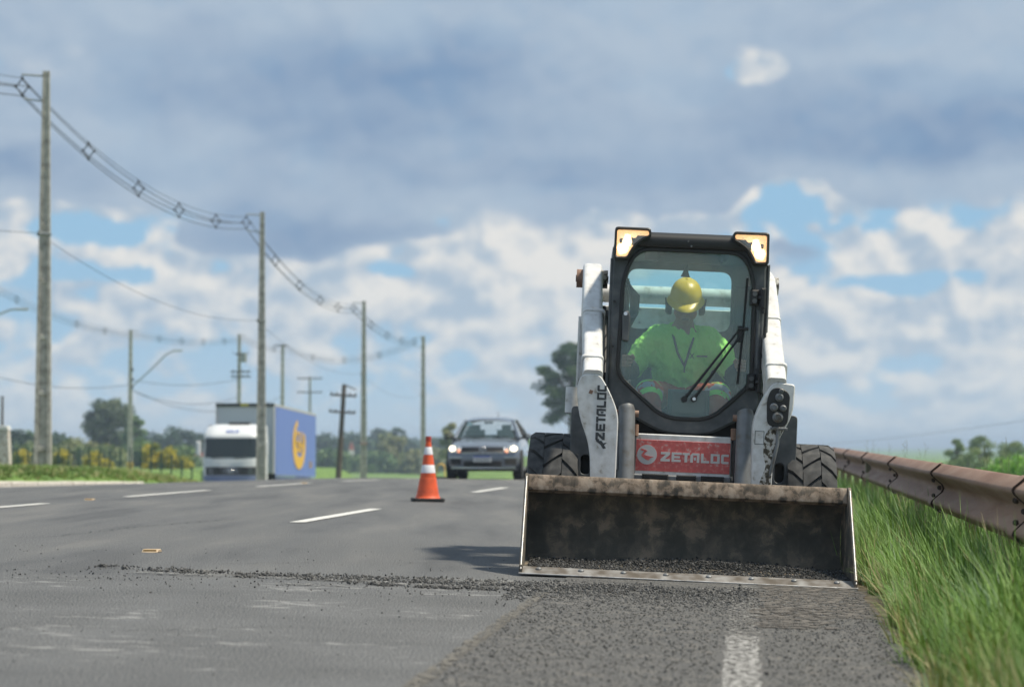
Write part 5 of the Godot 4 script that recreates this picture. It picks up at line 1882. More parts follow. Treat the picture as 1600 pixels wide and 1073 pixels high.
		sp.shadow_enabled = true
		# wheels
		for z in [-0.72, -3.18]:
			var wg := Geo.new()
			wg.t = Transform3D(Basis(Vector3(0, 0, 1), -PI / 2 * s), Vector3(s * 0.735, 0.29, z))
			var pf := [Vector2(0.19, 0.09), Vector2(0.25, 0.097), Vector2(0.282, 0.08), Vector2(0.29, 0.04), Vector2(0.29, -0.04), Vector2(0.282, -0.08), Vector2(0.25, -0.097), Vector2(0.19, -0.09)]
			wg.lathe(pf, 24, 0.5)
			var wh := build(wg, "wheel", M.rubber, C)
			var rg2 := Geo.new()
			rg2.t = wg.t
			rg2.lathe([Vector2(0, 0.06), Vector2(0.05, 0.06), Vector2(0.16, 0.045), Vector2(0.185, 0.085), Vector2(0.20, 0.085), Vector2(0.20, -0.08), Vector2(0, -0.07)], 20, 0.6)
			build(rg2, "rim", mat(0.35, 0.36, 0.37, 0.35, 0.7), wh)
			var ag := Geo.new()
			ag.t = Transform3D(Basis(Vector3(0, 0, 1), -PI / 2 * s), Vector3(s * 0.755, 0.33, z))
			ag.lathe([Vector2(0.0, 0.095), Vector2(0.34, 0.095), Vector2(0.34, -0.10)], 24, 0.3)
			build(ag, "wheel_arch", M.black_matt, C)
	# badge: ring with a V over a W
	var bd := Geo.new()
	bd.t = Transform3D(Basis(Vector3.RIGHT, PI / 2), Vector3(0, 0.652, 0.012))
	bd.lathe([Vector2(0.060, 0.0), Vector2(0.066, 0.008), Vector2(0.072, 0.012), Vector2(0.078, 0.008), Vector2(0.082, 0.0)].duplicate(), 24)
	bd.t = Transform3D()
	var bz := 0.016
	for q in [[-0.032, 0.058, 0.0, -0.004], [0.032, 0.058, 0.0, -0.004], [-0.062, 0.022, -0.026, -0.056], [-0.026, -0.056, 0.0, -0.006], [0.0, -0.006, 0.026, -0.056], [0.026, -0.056, 0.062, 0.022]]:
		bd.tube([Vector3(q[0], 0.652 + q[1], bz), Vector3(q[2], 0.652 + q[3], bz)], 0.008, 6)
	build(bd, "badge", M.chrome, C)
	# number plate, its signs too blurred to read
	var plate := build(box_g(Vector3(0, 0.45, 0.038), Vector3(0.40, 0.13, 0.012), 0.004), "number_plate", mat(0.62, 0.62, 0.60, 0.5), C)
	build(box_g(Vector3(0, 0.503, 0.0455), Vector3(0.392, 0.026, 0.004)), "plate_band", mat(0.03, 0.06, 0.34, 0.5), plate)
	for k in 7:
		build(box_g(Vector3(-0.145 + 0.048 * k, 0.437, 0.0455), Vector3(0.026, 0.06, 0.003)), "plate_sign", mat(0.20, 0.21, 0.23, 0.6), plate)

# ------------------------------------------------------------------ the lorry on the slip road
func truck() -> void:
	var D := 96.0
	var x := -12.05
	var t := Transform3D(Basis(Vector3.UP, -0.056) * Basis(Vector3.RIGHT, -0.022), Vector3(x, EYE + profile(D) + cross_fall(x - HEAD * D) + 0.06, -D))
	var K := thing("lorry", "white lorry with a blue curtain-sided trailer behind a concrete pole", "lorry", t)
	var white := mat(0.66, 0.68, 0.70, 0.4)
	var hw := 1.24
	# cab front: a skin bowed at the corners
	var rows := []
	for p in [[0.55, 0.02], [0.9, 0.03], [1.35, 0.02], [1.5, 0.0], [2.45, -0.16], [2.55, -0.22], [2.75, -0.45], [2.95, -0.85], [3.02, -1.25]]:
		var r := PackedVector3Array()
		for k in 15:
			var q := lerpf(-1.0, 1.0, k / 14.0)
			r.append(Vector3(q * (hw - (0.0 if p[0] < 2.5 else 0.08 * (p[0] - 2.5))), p[0] - 0.05 * pow(absf(q), 6.0), p[1] - 0.28 * pow(absf(q), 6.0)))
		rows.append(r)
	var g := Geo.new()
	g.sheet(rows, false, false)
	for s in [-1.0, 1.0]:
		g.sheet([PackedVector3Array([Vector3(s * hw, 0.55, -0.27), Vector3(s * hw, 1.5, -0.28), Vector3(s * hw, 2.45, -0.44), Vector3(s * hw * 0.97, 2.98, -1.2)]), PackedVector3Array([Vector3(s * hw, 0.55, -2.1), Vector3(s * hw, 1.5, -2.1), Vector3(s * hw, 2.45, -2.1), Vector3(s * hw * 0.97, 2.98, -2.1)])], false, s < 0)
	g.quad(Vector3(-hw * 0.97, 2.98, -1.2), Vector3(hw * 0.97, 2.98, -1.2), Vector3(hw * 0.97, 2.98, -2.1), Vector3(-hw * 0.97, 2.98, -2.1))
	g.box(Vector3(0, 1.7, -2.06), Vector3(hw * 1.9, 2.4, 0.06))
	build(g, "cab", white, K)
	var skin := func(x0: float, x1: float, y0: float, y1: float, out: float, m: Material, called: String) -> MeshInstance3D:
		var rr := []
		for i in 4:
			var yy := lerpf(y0, y1, i / 3.0)
			var zz := 0.02 if yy < 1.35 else lerpf(0.0, -0.16, (yy - 1.5) / 0.95)
			var r := PackedVector3Array()
			for k in 11:
				var px := lerpf(x0, x1, k / 10.0)
				r.append(Vector3(px, yy, zz + out - 0.28 * pow(absf(px) / hw, 6.0)))
			rr.append(r)
		var sg := Geo.new()
		sg.sheet(rr, false, false)
		var ring: Array = []
		var low: Array = []
		for k in 11: ring.append(rr[0][k])
		ring.append(rr[1][10]); ring.append(rr[2][10])
		for k in 11: ring.append(rr[3][10 - k])
		ring.append(rr[2][0]); ring.append(rr[1][0])
		for q in ring: low.append(q - Vector3(0, 0, out + 0.03))
		sg.ring_walls(low, ring)
		return build(sg, called, m, K)
	var dark_glass := mat(0.018, 0.028, 0.03, 0.06)
	var ws: MeshInstance3D = skin.call(-1.16, 1.16, 1.56, 2.40, 0.02, dark_glass, "windscreen")
	tag(ws, "dark windscreen", "")
	for s in [-1.0, 1.0]:
		build(tube_g([Vector3(s * 0.5 - 0.35, 1.54, 0.05), Vector3(s * 0.5 + 0.2, 1.58, 0.05)], 0.018, 6), "wiper", M.black, K)
		var mg := Geo.new()
		mg.box(Vector3(s * 1.46, 1.95, -0.25), Vector3(0.20, 0.62, 0.16), 0.05)
		build(mg, "wing_mirror", white, K)
		build(tube_g([Vector3(s * 1.2, 2.3, -0.4), Vector3(s * 1.46, 2.25, -0.25)], 0.03, 6), "mirror_bracket", M.black, K)
	var gr: MeshInstance3D = skin.call(-1.10, 1.10, 0.80, 1.16, 0.02, M.black, "grille")
	for y in [0.88, 0.97, 1.06]:
		build(tube_g([Vector3(-0.95, y, 0.0), Vector3(0, y, 0.045), Vector3(0.95, y, 0.0)], 0.014, 5), "grille_bar", M.chrome, gr)
	var st := Geo.new()
	st.t = Transform3D(Basis(Vector3.RIGHT, PI / 2), Vector3(0, 1.05, 0.04))
	st.lathe([Vector2(0.115, 0.0), Vector2(0.125, 0.012), Vector2(0.14, 0.012), Vector2(0.15, 0.0)], 20)
	st.t = Transform3D()
	for k in 3:
		var a := PI / 2 + TAU * k / 3
		st.tube([Vector3(0, 1.05, 0.05), Vector3(cos(a) * 0.12, 1.05 + sin(a) * 0.12, 0.05)], [0.022, 0.006], 6)
	build(st, "badge", M.chrome, K)
	skin.call(-1.2, 1.2, 0.45, 0.78, 0.04, mat(0.16, 0.20, 0.34, 0.5), "bumper")
	var tm := lettering("KELD", 0.17, 0.01)
	tm.material = mat(0.05, 0.12, 0.45, 0.5)
	place(tm, "roof_lettering", K, Transform3D(Basis(Vector3.RIGHT, -0.95), Vector3(0.0, 2.69, -0.345)))
	build(box_g(Vector3(0.15, 3.06, -1.3), Vector3(0.9, 0.09, 0.5), 0.03), "roof_hatch", M.black_matt, K)
	# trailer
	var z0 := -3.4
	var z1 := -16.4
	var box := build(box_g(Vector3(0, 2.42, (z0 + z1) / 2), Vector3(2.56, 3.02, z0 - z1), 0.03), "trailer_body", mat(0.56, 0.59, 0.62, 0.5), K)
	build(box_g(Vector3(0, 3.955, (z0 + z1) / 2), Vector3(2.60, 0.11, z0 - z1 + 0.06), 0.02), "roof_rail", mat(0.42, 0.43, 0.42, 0.6), box)
	build(box_g(Vector3(0, 3.95, z0 + 0.05), Vector3(2.62, 0.15, 0.06), 0.01), "front_rail", mat(0.03, 0.035, 0.03, 0.7), box)
	build(box_g(Vector3(-0.02, 3.95, z0 + 0.085), Vector3(0.36, 0.12, 0.02)), "warning_plate", mat(0.42, 0.38, 0.03, 0.6), box)
	for s in [-1.0, 1.0]:
		build(box_g(Vector3(s * 1.285, 2.42, z0 + 0.03), Vector3(0.06, 2.95, 0.10), 0.01), "corner_post", mat(0.5, 0.52, 0.54, 0.5), box)
		# curtain, rippled a little
		var cr := []
		for yy in [0.86, 1.6, 2.4, 3.2, 3.89]:
			var r := PackedVector3Array()
			for k in 41:
				var zz := lerpf(z0 - 0.35, z1 + 0.05, k / 40.0)
				r.append(Vector3(s * (1.300 + 0.006 * sin(zz * 4.7) + 0.004 * sin(yy * 3.0 + zz)), yy, zz))
			cr.append(r)
		var cg := Geo.new()
		cg.sheet(cr, false, s < 0)
		var cur := build(cg, "curtain", mat(0.125, 0.20, 0.50, 0.5), K)
		tag(cur, "blue side curtain with a yellow crescent emblem", "")
		# straps hanging at the lower edge
		for k in 16:
			build(box_g(Vector3(s * 1.312, 0.80, z0 - 0.7 - 0.78 * k), Vector3(0.012, 0.26, 0.30), 0.003), "strap", mat(0.24, 0.31, 0.55, 0.6), cur)
		if s > 0:
			var em := Transform3D(Basis(Vector3.UP, PI / 2), Vector3(1.318, 2.36, z0 - 7.3))
			var yellow := mat(0.72, 0.42, 0.03, 0.5)
			var outer := PackedVector2Array()
			for k in 41:
				var a := lerpf(-PI * 1.40, PI * 0.16, k / 40.0)
				outer.append(Vector2(cos(a) * 2.0, sin(a) * 1.18))
			for k in 41:
				var a := lerpf(PI * 0.10, -PI * 1.36, k / 40.0)
				outer.append(Vector2(cos(a) * 1.36 + 0.16, sin(a) * 0.80 + 0.20))
			var eg := Geo.new()
			eg.t = em
			eg.prism(outer, 0.0, 0.006)
			build(eg, "crescent_emblem", yellow, cur)
			var gl := lettering("G&A", 0.80, 0.006)
			gl.material = yellow
			place(gl, "emblem_lettering", cur, em * Transform3D(Basis().scaled(Vector3(1.05, 1.25, 1)), Vector3(0.15, 0.08, 0.003)))
			var sm := lettering("G&A", 0.34, 0.006)
			sm.material = mat(0.45, 0.30, 0.16, 0.5)
			place(sm, "small_lettering", cur, Transform3D(Basis(Vector3.UP, PI / 2), Vector3(1.318, 1.45, z1 + 1.9)))
	build(box_g(Vector3(0, 0.72, (z0 + z1) / 2), Vector3(1.1, 0.2, z0 - z1), 0.02), "trailer_chassis", M.black_matt, K)
	for s in [-1.0, 1.0]:
		for z in [-1.1, -4.4, -12.2, -13.5, -14.8]:
			var wg := Geo.new()
			wg.t = Transform3D(Basis(Vector3(0, 0, 1), -PI / 2 * s), Vector3(s * 1.08, 0.50, z))
			wg.lathe([Vector2(0, 0.10), Vector2(0.28, 0.10), Vector2(0.30, 0.14), Vector2(0.46, 0.15), Vector2(0.50, 0.11), Vector2(0.50, -0.13), Vector2(0.46, -0.15), Vector2(0, -0.12)], 22, 0.5)
			build(wg, "wheel", M.rubber, K)

# ------------------------------------------------------------------ poles and lines
func X_at(px: float, D: float) -> float:
	return (px - 800.0) / 3500.0 * D

func Y_at(py: float, D: float) -> float:
	return EYE + (696.0 - py) / 3500.0 * D

func taper(g: Geo, b: Array, t: Array, y0: float, y1: float) -> void:
	# b, t: [x0, x1, z0, z1] at foot and top
	var lo := [Vector3(b[0], y0, b[3]), Vector3(b[1], y0, b[3]), Vector3(b[1], y0, b[2]), Vector3(b[0], y0, b[2])]
	var hi := [Vector3(t[0], y1, t[3]), Vector3(t[1], y1, t[3]), Vector3(t[1], y1, t[2]), Vector3(t[0], y1, t[2])]
	g.ring_walls(lo, hi)
	g.quad(hi[0], hi[1], hi[2], hi[3])

func concrete_pole(x: float, D: float, top: float, wb: float, wt: float, label: String, turn := 0.0) -> Node3D:
	var foot := land_at(x, D)
	foot.y -= 0.25
	var h := top - foot.y
	var o := thing("concrete_pole", label, "utility pole", Transform3D(Basis(Vector3.UP, turn), foot), "concrete utility poles along the highway")
	var g := Geo.new()
	for s in [-1.0, 1.0]:
		var a: float = s * wb / 2
		var b: float = s * wb * 0.27
		var c: float = s * wt / 2
		var d: float = s * wt * 0.27
		taper(g, [minf(a, b), maxf(a, b), -wb * 0.34, wb * 0.34], [minf(c, d), maxf(c, d), -wt * 0.38, wt * 0.38], 0.0, h)
	taper(g, [-wb * 0.27, wb * 0.27, -wb * 0.16, wb * 0.16], [-wt * 0.27, wt * 0.27, -wt * 0.30, wt * 0.30], 0.0, h - 0.002)
	build(g, "shaft", M.concrete, o)
	var y := 0.85
	while y < h - 1.0:
		var q := y / h
		var w := lerpf(wb, wt, q)
		build(box_g(Vector3(0, y, 0), Vector3(w * 0.54, 0.14, w * 0.60), 0.01), "rib", M.concrete, o)
		y += 1.55
	return o

func insulator(parent: Node3D, p: Vector3) -> void:
	var g := Geo.new()
	g.t = Transform3D(Basis(), p)
	g.lathe([Vector2(0.02, -0.02), Vector2(0.055, 0.0), Vector2(0.035, 0.03), Vector2(0.06, 0.05), Vector2(0.035, 0.085), Vector2(0.05, 0.11), Vector2(0.0, 0.14)], 10)
	build(g, "insulator", M.cable, parent)

func spacer_geo() -> Geo:
	var g := Geo.new()
	for q in [[0, 0.22, -0.17, 0.0], [-0.17, 0.0, 0.0, -0.24], [0, -0.24, 0.17, 0.0], [0.17, 0.0, 0, 0.22]]:
		g.tube([Vector3(q[0], q[1], 0), Vector3(q[2], q[3], 0)], 0.020, 6)
	for q in [[0, 0.24], [-0.18, 0.0], [0.18, 0.0], [0, -0.26]]:
		g.tube([Vector3(q[0], q[1], -0.09), Vector3(q[0], q[1], 0.09)], 0.040, 6)
	return g

# three covered conductors and their carrier wire, kept apart by diamond spacers
func spaced_line(a: Vector3, b: Vector3, sag: float, spacers: Array, label: String) -> void:
	var o := thing("power_line", label, "power line", Transform3D(Basis(), a), "spaced power lines between the concrete poles")
	for q in [[0.0, 0.24, 0.010], [-0.18, 0.0, 0.014], [0.18, 0.0, 0.014], [0.0, -0.26, 0.014]]:
		var path := []
		for k in 25:
			var t := k / 24.0
			var s: float = sag * (0.97 if q[1] > 0.2 else 1.0 + 0.012 * q[0])
			path.append((b - a) * t + Vector3(q[0], q[1] - 4.0 * s * t * (1.0 - t), 0))
		build(tube_g(path, q[2], 5), "carrier_wire" if q[1] > 0.2 else "conductor", M.cable, o)
	for t in spacers:
		place(spacer_mesh, "spacer", o, Transform3D(Basis(), (b - a) * t + Vector3(0, -4.0 * sag * t * (1.0 - t), 0)))

var spacer_mesh: ArrayMesh

func thin_wire(a: Vector3, b: Vector3, sag: float, r: float, label: String) -> void:
	var path := []
	for k in 21:
		var t := k / 20.0
		path.append((b - a) * t + Vector3(0, -4.0 * sag * t * (1.0 - t), 0))
	var o := build(tube_g(path, r, 5), "overhead_wire", M.cable)
	o.position = a
	tag(o, label, "wire", "thin overhead wires")

func poles_and_lines() -> void:
	spacer_mesh = spacer_geo().mesh(M.cable)
	# the row along the highway
	var row := [[31.0, -17.2, 11.4, 0.46, 0.22, "concrete pole beyond the left edge, nearest of the row"], [62.0, X_at(67, 62), Y_at(108, 62), 0.48, 0.19, "tallest concrete pole at the left, standing in the grass verge"], [93.0, X_at(408, 93), Y_at(330, 93), 0.44, 0.19, "concrete pole standing in front of the lorry"], [139.0, X_at(568, 139), Y_at(470, 139), 0.46, 0.22, "concrete pole right of the brown wooden pole"], [172.0, X_at(661, 172), Y_at(525, 172), 0.46, 0.26, "farthest concrete pole of the row, behind the traffic cone"]]
	var ends := []
	var low := []
	for p in row:
		var turn := 0.10 if p[0] < 70 else 0.06
		var o := concrete_pole(p[1], p[0], p[2], p[3], p[4], p[5], turn)
		var h: float = p[2] - o.position.y
		# bracket to the left with the line hanging from it
		build(tube_g([Vector3(0.05, h - 0.14, 0), Vector3(-0.68, h - 0.10, 0)], 0.03, 6), "bracket", M.galv, o)
		build(tube_g([Vector3(0.0, h - 0.85, 0.0), Vector3(-0.62, h - 0.78, 0)], 0.025, 6), "stay_arm", M.galv, o)
		place(spacer_mesh, "line_spacer", o, Transform3D(Basis(), Vector3(-0.66, h - 0.44, 0)))
		build(tube_g([Vector3(-0.10, h - 4.55, 0.0), Vector3(-0.20, h - 4.52, 0.0)], 0.07, 8), "wire_clamp", M.cable, o)
		build(box_g(Vector3(0, h - 4.55, 0), Vector3(p[4] + 0.16, 0.05, p[4] + 0.12), 0.01), "clamp_band", M.galv, o)
		if p[0] > 130.0 and p[0] < 140.0:
			build(box_g(Vector3(0, 3.9, 0), Vector3(0.45, 0.10, 0.36), 0.02), "band", M.rust, o)
		ends.append(o.transform * Vector3(-0.66, h - 0.44, 0))
		low.append(o.transform * Vector3(-0.20, h - 4.52, 0))
	var where := ["from the left edge to the tallest pole", "from the tallest pole to the pole before the lorry", "from the lorry's pole to the next", "between the two farthest poles of the row"]
	for k in 4:
		spaced_line(ends[k], ends[k + 1], [1.0, 1.08, 1.05, 0.6][k], [[0.3, 0.6, 0.85], [0.22, 0.42, 0.61, 0.81], [0.2, 0.4, 0.6, 0.8], [0.25, 0.5, 0.75]][k], "four-wire power line sagging " + where[k])
		thin_wire(low[k], low[k + 1], 0.7, 0.008, "thin low cable running " + where[k])
	# the second row, farther left
	var back := [[150.0, -37.0, Y_at(415, 150), "slim pole beyond the left edge of the field"], [180.0, X_at(203, 180), Y_at(515, 180), "slim concrete pole with a street lamp above yellow shrubs"], [190.0, X_at(373, 190), Y_at(522, 190), "slim pole with transformer arms above the lorry's cab"], [200.0, X_at(441, 200), Y_at(538, 200), "slim pole above the front of the blue trailer"]]
	var bends := []
	for p in back:
		var foot := land_at(p[1], p[0])
		var o := thing("slim_pole", p[3], "utility pole", Transform3D(Basis(), foot - Vector3(0, 0.2, 0)), "slim poles beyond the verge")
		var h: float = p[2] - o.position.y
		var g := Geo.new()
		taper(g, [-0.19, 0.19, -0.15, 0.15], [-0.12, 0.12, -0.10, 0.10], 0.0, h)
		build(g, "shaft", M.concrete, o)
		build(tube_g([Vector3(0.0, h - 0.15, 0), Vector3(0.55, h - 0.12, 0)], 0.03, 6), "bracket", M.galv, o)
		if p[0] == 180.0:
			build(box_g(Vector3(0, 0.35, 0), Vector3(0.44, 0.7, 0.36), 0.02), "painted_foot", mat(0.55, 0.36, 0.05, 0.7), o)
			build(tube_g([Vector3(0.1, h - 4.6, 0), Vector3(1.6, h - 3.3, 0.2), Vector3(2.9, h - 2.0, 0.3), Vector3(3.5, h - 1.72, 0.3)], 0.055, 8), "lamp_arm", M.galv, o)
			build(box_g(Vector3(3.85, h - 1.70, 0.3), Vector3(0.75, 0.13, 0.26), 0.05), "lamp_head", M.galv, o)
			for y in [3.2, 4.0, 4.6]:
				build(box_g(Vector3(0.15, h - y, 0.0), Vector3(0.18, 0.22, 0.26), 0.03), "wire_clamp", M.cable, o)
		elif p[0] == 190.0:
			for y in [1.7, 3.2, 3.6]:
				build(box_g(Vector3(0.15, h - y, 0.12), Vector3(1.7 if y > 2 else 0.9, 0.12, 0.12), 0.02), "cross_arm", M.wood, o)
				for s in [-0.5, 0.3, 0.75]:
					insulator(o, Vector3(s, h - y + 0.06, 0.12))
			build(tube_g([Vector3(0.45, h - 2.4, 0.3), Vector3(0.45, h - 1.6, 0.3)], 0.26, 12), "transformer", M.galv, o)
		elif p[0] == 200.0:
			build(box_g(Vector3(-0.1, h - 0.1, 0.12), Vector3(1.2, 0.10, 0.10), 0.02), "cross_arm", M.wood, o)
		bends.append(o.transform * Vector3(0.5, h - 0.4, 0))
	var bw := ["over the field at the left", "over the lorry's cab", "over the trailer's front"]
	for k in 3:
		spaced_line(bends[k], bends[k + 1], [0.9, 0.4, 0.35][k], [[0.25, 0.42, 0.6, 0.78], [0.2, 0.4, 0.6, 0.8], [0.35, 0.65]][k], "distant spaced power line " + bw[k])
	spaced_line(bends[3], ends[4], 1.2, [0.22, 0.48, 0.75], "distant power line sagging above the wooden pole")
	for q in [[2, 4.9, 1, 4.4, 0.9, "upper thin wire above the yellow shrubs"], [0, 6.3, 1, 4.0, 0.8, "middle thin wire left of the lamp pole"], [1, 4.4, 3, 4.2, 1.6, "lower thin wire from the lamp pole to the trailer"], [1, 3.6, 2, 3.4, 0.5, "short thin wire behind the street lamp"]]:
		thin_wire(bends[q[0]] - Vector3(0.5, q[1], 0), bends[q[2]] - Vector3(0.5, q[3], 0), q[4], 0.022, q[5])
	# wooden poles with cross arms
	for p in [[140.0, X_at(526, 140), Y_at(600, 140), 0.17, 1.65, "leaning brown wooden pole with two cross arms", 0.06, [0.7, 1.75]], [260.0, X_at(484, 260), Y_at(588, 260), 0.16, 2.9, "pale distant pole with two wide cross arms", 0.0, [0.25, 1.85]]]:
		var foot := land_at(p[1], p[0]) - Vector3(0, 0.3, 0)
		var o := thing("wooden_pole", p[5], "utility pole", Transform3D(Basis(Vector3(0, 0, 1), -p[6]), foot), "poles with cross arms")
		var h: float = p[2] - foot.y
		build(tube_g([Vector3(0, 0, 0), Vector3(0, h * 0.5, 0), Vector3(0, h, 0)], [p[3] * 1.25, p[3], p[3] * 0.8], 10), "shaft", M.wood if p[6] > 0 else M.concrete, o)
		for y in p[7]:
			build(box_g(Vector3(0.0, h - y, 0.18), Vector3(p[4], 0.13, 0.12), 0.02), "cross_arm", M.wood, o)
			for s in [-0.46, -0.25, 0.25, 0.46]:
				insulator(o, Vector3(s * p[4], h - y + 0.06, 0.18))
		if p[6] > 0:
			build(tube_g([Vector3(0.05, h - 0.05, 0), Vector3(0.75, h - 0.28, 0)], 0.05, 6), "top_stay", M.wood, o)
	# street lamp whose pole stands outside the picture
	var lp := land_at(-29.2, 120.0)
	var lamp := thing("street_lamp", "street lamp arm reaching in from the left edge", "street lamp", Transform3D(Basis(), lp))
	var lh := Y_at(505, 120) - lp.y
	build(tube_g([Vector3(0, 0, 0), Vector3(0, lh, 0)], [0.12, 0.07], 8), "shaft", M.galv, lamp)
	build(tube_g([Vector3(0, lh - 0.3, 0), Vector3(1.2, lh + 0.3, 0), Vector3(2.2, lh + 0.72, 0), Vector3(2.6, lh + 0.77, 0)], 0.05, 8), "lamp_arm", M.galv, lamp)
	build(box_g(Vector3(2.9, lh + 0.76, 0), Vector3(0.65, 0.12, 0.24), 0.05), "lamp_head", M.galv, lamp)
	# small dark pole at the far left
	var sp := land_at(X_at(3, 150), 150.0)
	var so := thing("short_pole", "short dark pole above the white wall end", "pole", Transform3D(Basis(), sp))
	build(tube_g([Vector3.ZERO, Vector3(0, Y_at(620, 150) - sp.y, 0)], [0.11, 0.08], 8), "shaft", M.wood, so)
	build(box_g(Vector3(0, Y_at(620, 150) - sp.y, 0), Vector3(0.2, 0.08, 0.2), 0.02), "cap", M.wood, so)
	# one thin wire low over the right-hand trees
	thin_wire(Vector3(X_at(1180, 300), Y_at(700, 300), -300), Vector3(X_at(1760, 160), Y_at(632, 160), -160), 0.6, 0.016, "thin wire crossing the sky above the right-hand trees")

# ------------------------------------------------------------------ plants
# a crown of leaf-sized faces gathered into clumps; clumps: [centre, radii]
func crown_geo(clumps: Array, per: int, leaf: float, tones: Array, r: RandomNumberGenerator) -> Geo:
	var g := Geo.new()
	g.with_c = true
	for c in clumps:
		var mid: Vector3 = c[0]
		var rad: Vector3 = c[1]
		var tone: Color = tones[r.randi() % tones.size()]
		for k in int(per * (c[2] if c.size() > 2 else 1.0)):
			var d := Vector3(r.randfn(), r.randfn(), r.randfn()).normalized()
			var q := pow(r.randf(), 0.42)
			# ragged outline
			var p := mid + d * rad * q * r.randf_range(0.82, 1.12)
			var n := (d * 0.8 + Vector3(r.randfn(), r.randfn() + 0.4, r.randfn()) * 0.8).normalized()
			var a := n.cross(Vector3(r.randfn(), r.randfn(), r.randfn())).normalized()
			var b := n.cross(a)
			var s := leaf * r.randf_range(0.6, 1.3)
			var v := r.randf_range(1.0, 1.7)
			g.col = Color(tone.r * v, tone.g * v, tone.b * v)
			var e0 := p - a * s
			var e1 := p + a * s
			var f := b * s * 0.55
			g.put3(e0, p - f, e1, n, n, n)
			g.put3(e0, e1, p + f, n, n, n)
	return g

func tree(called: String, label: String, foot: Vector3, h: float, w: float, clear: float, nclump: int, csize: float, per: int, leaf: float, tones: Array, sd: int, group := "", flat := 0.75) -> Node3D:
	var r := RandomNumberGenerator.new()
	r.seed = sd
	var o := thing(called, label, "tree" if h > 3.5 else "bush", Transform3D(Basis(), foot), group)
	var clumps := []
	var limbs := Geo.new()
	var trunk_top := clear * h + (1.0 - clear) * h * 0.55
	var lean := Vector3(r.randf_range(-0.04, 0.04), 1, r.randf_range(-0.04, 0.04))
	var tr := maxf(0.05, h * 0.022)
	for k in nclump:
		var t := (k + 0.5) / nclump
		var y := lerpf(clear * h, h * 0.97, t)
		var env := sqrt(maxf(0.05, 1.0 - pow((t - 0.35) / 0.72, 2.0)))
		var an := k * 2.399 + r.randf_range(-0.5, 0.5)
		var rr := w / 2 * env * sqrt(r.randf_range(0.15, 1.0)) * 0.85
		var c := Vector3(cos(an) * rr, y - csize * flat * 0.5, sin(an) * rr)
		var s := csize * r.randf_range(0.7, 1.25)
		clumps.append([c, Vector3(s, s * flat, s)])
		var root: Vector3 = lean * minf(trunk_top, maxf(clear * h * 0.8, y * 0.7))
		limbs.tube([root, root.lerp(c, 0.55) + Vector3(0, 0.04 * h, 0), c], [tr * 0.45, tr * 0.3, tr * 0.12], 5, false)
	limbs.tube([Vector3(0, -0.4, 0), lean * trunk_top * 0.5, lean * trunk_top], [tr * 1.3, tr, tr * 0.5], 8, false)
	build(limbs, "trunk", M.bark, o)
	build(crown_geo(clumps, per, leaf, tones, r), "crown", M.leaf, o)
	return o

func tree_px(called: String, label: String, px: float, D: float, top: float, wpx: float, clear: float, nclump: int, csize: float, per: int, leaf: float, tones: Array, sd: int, group := "", flat := 0.75) -> Node3D:
	var x := X_at(px, D)
	var foot := land_at(x, D)
	return tree(called, label, foot, Y_at(top, D) - foot.y, wpx / 3500.0 * D, clear, nclump, csize, per, leaf, tones, sd, group, flat)

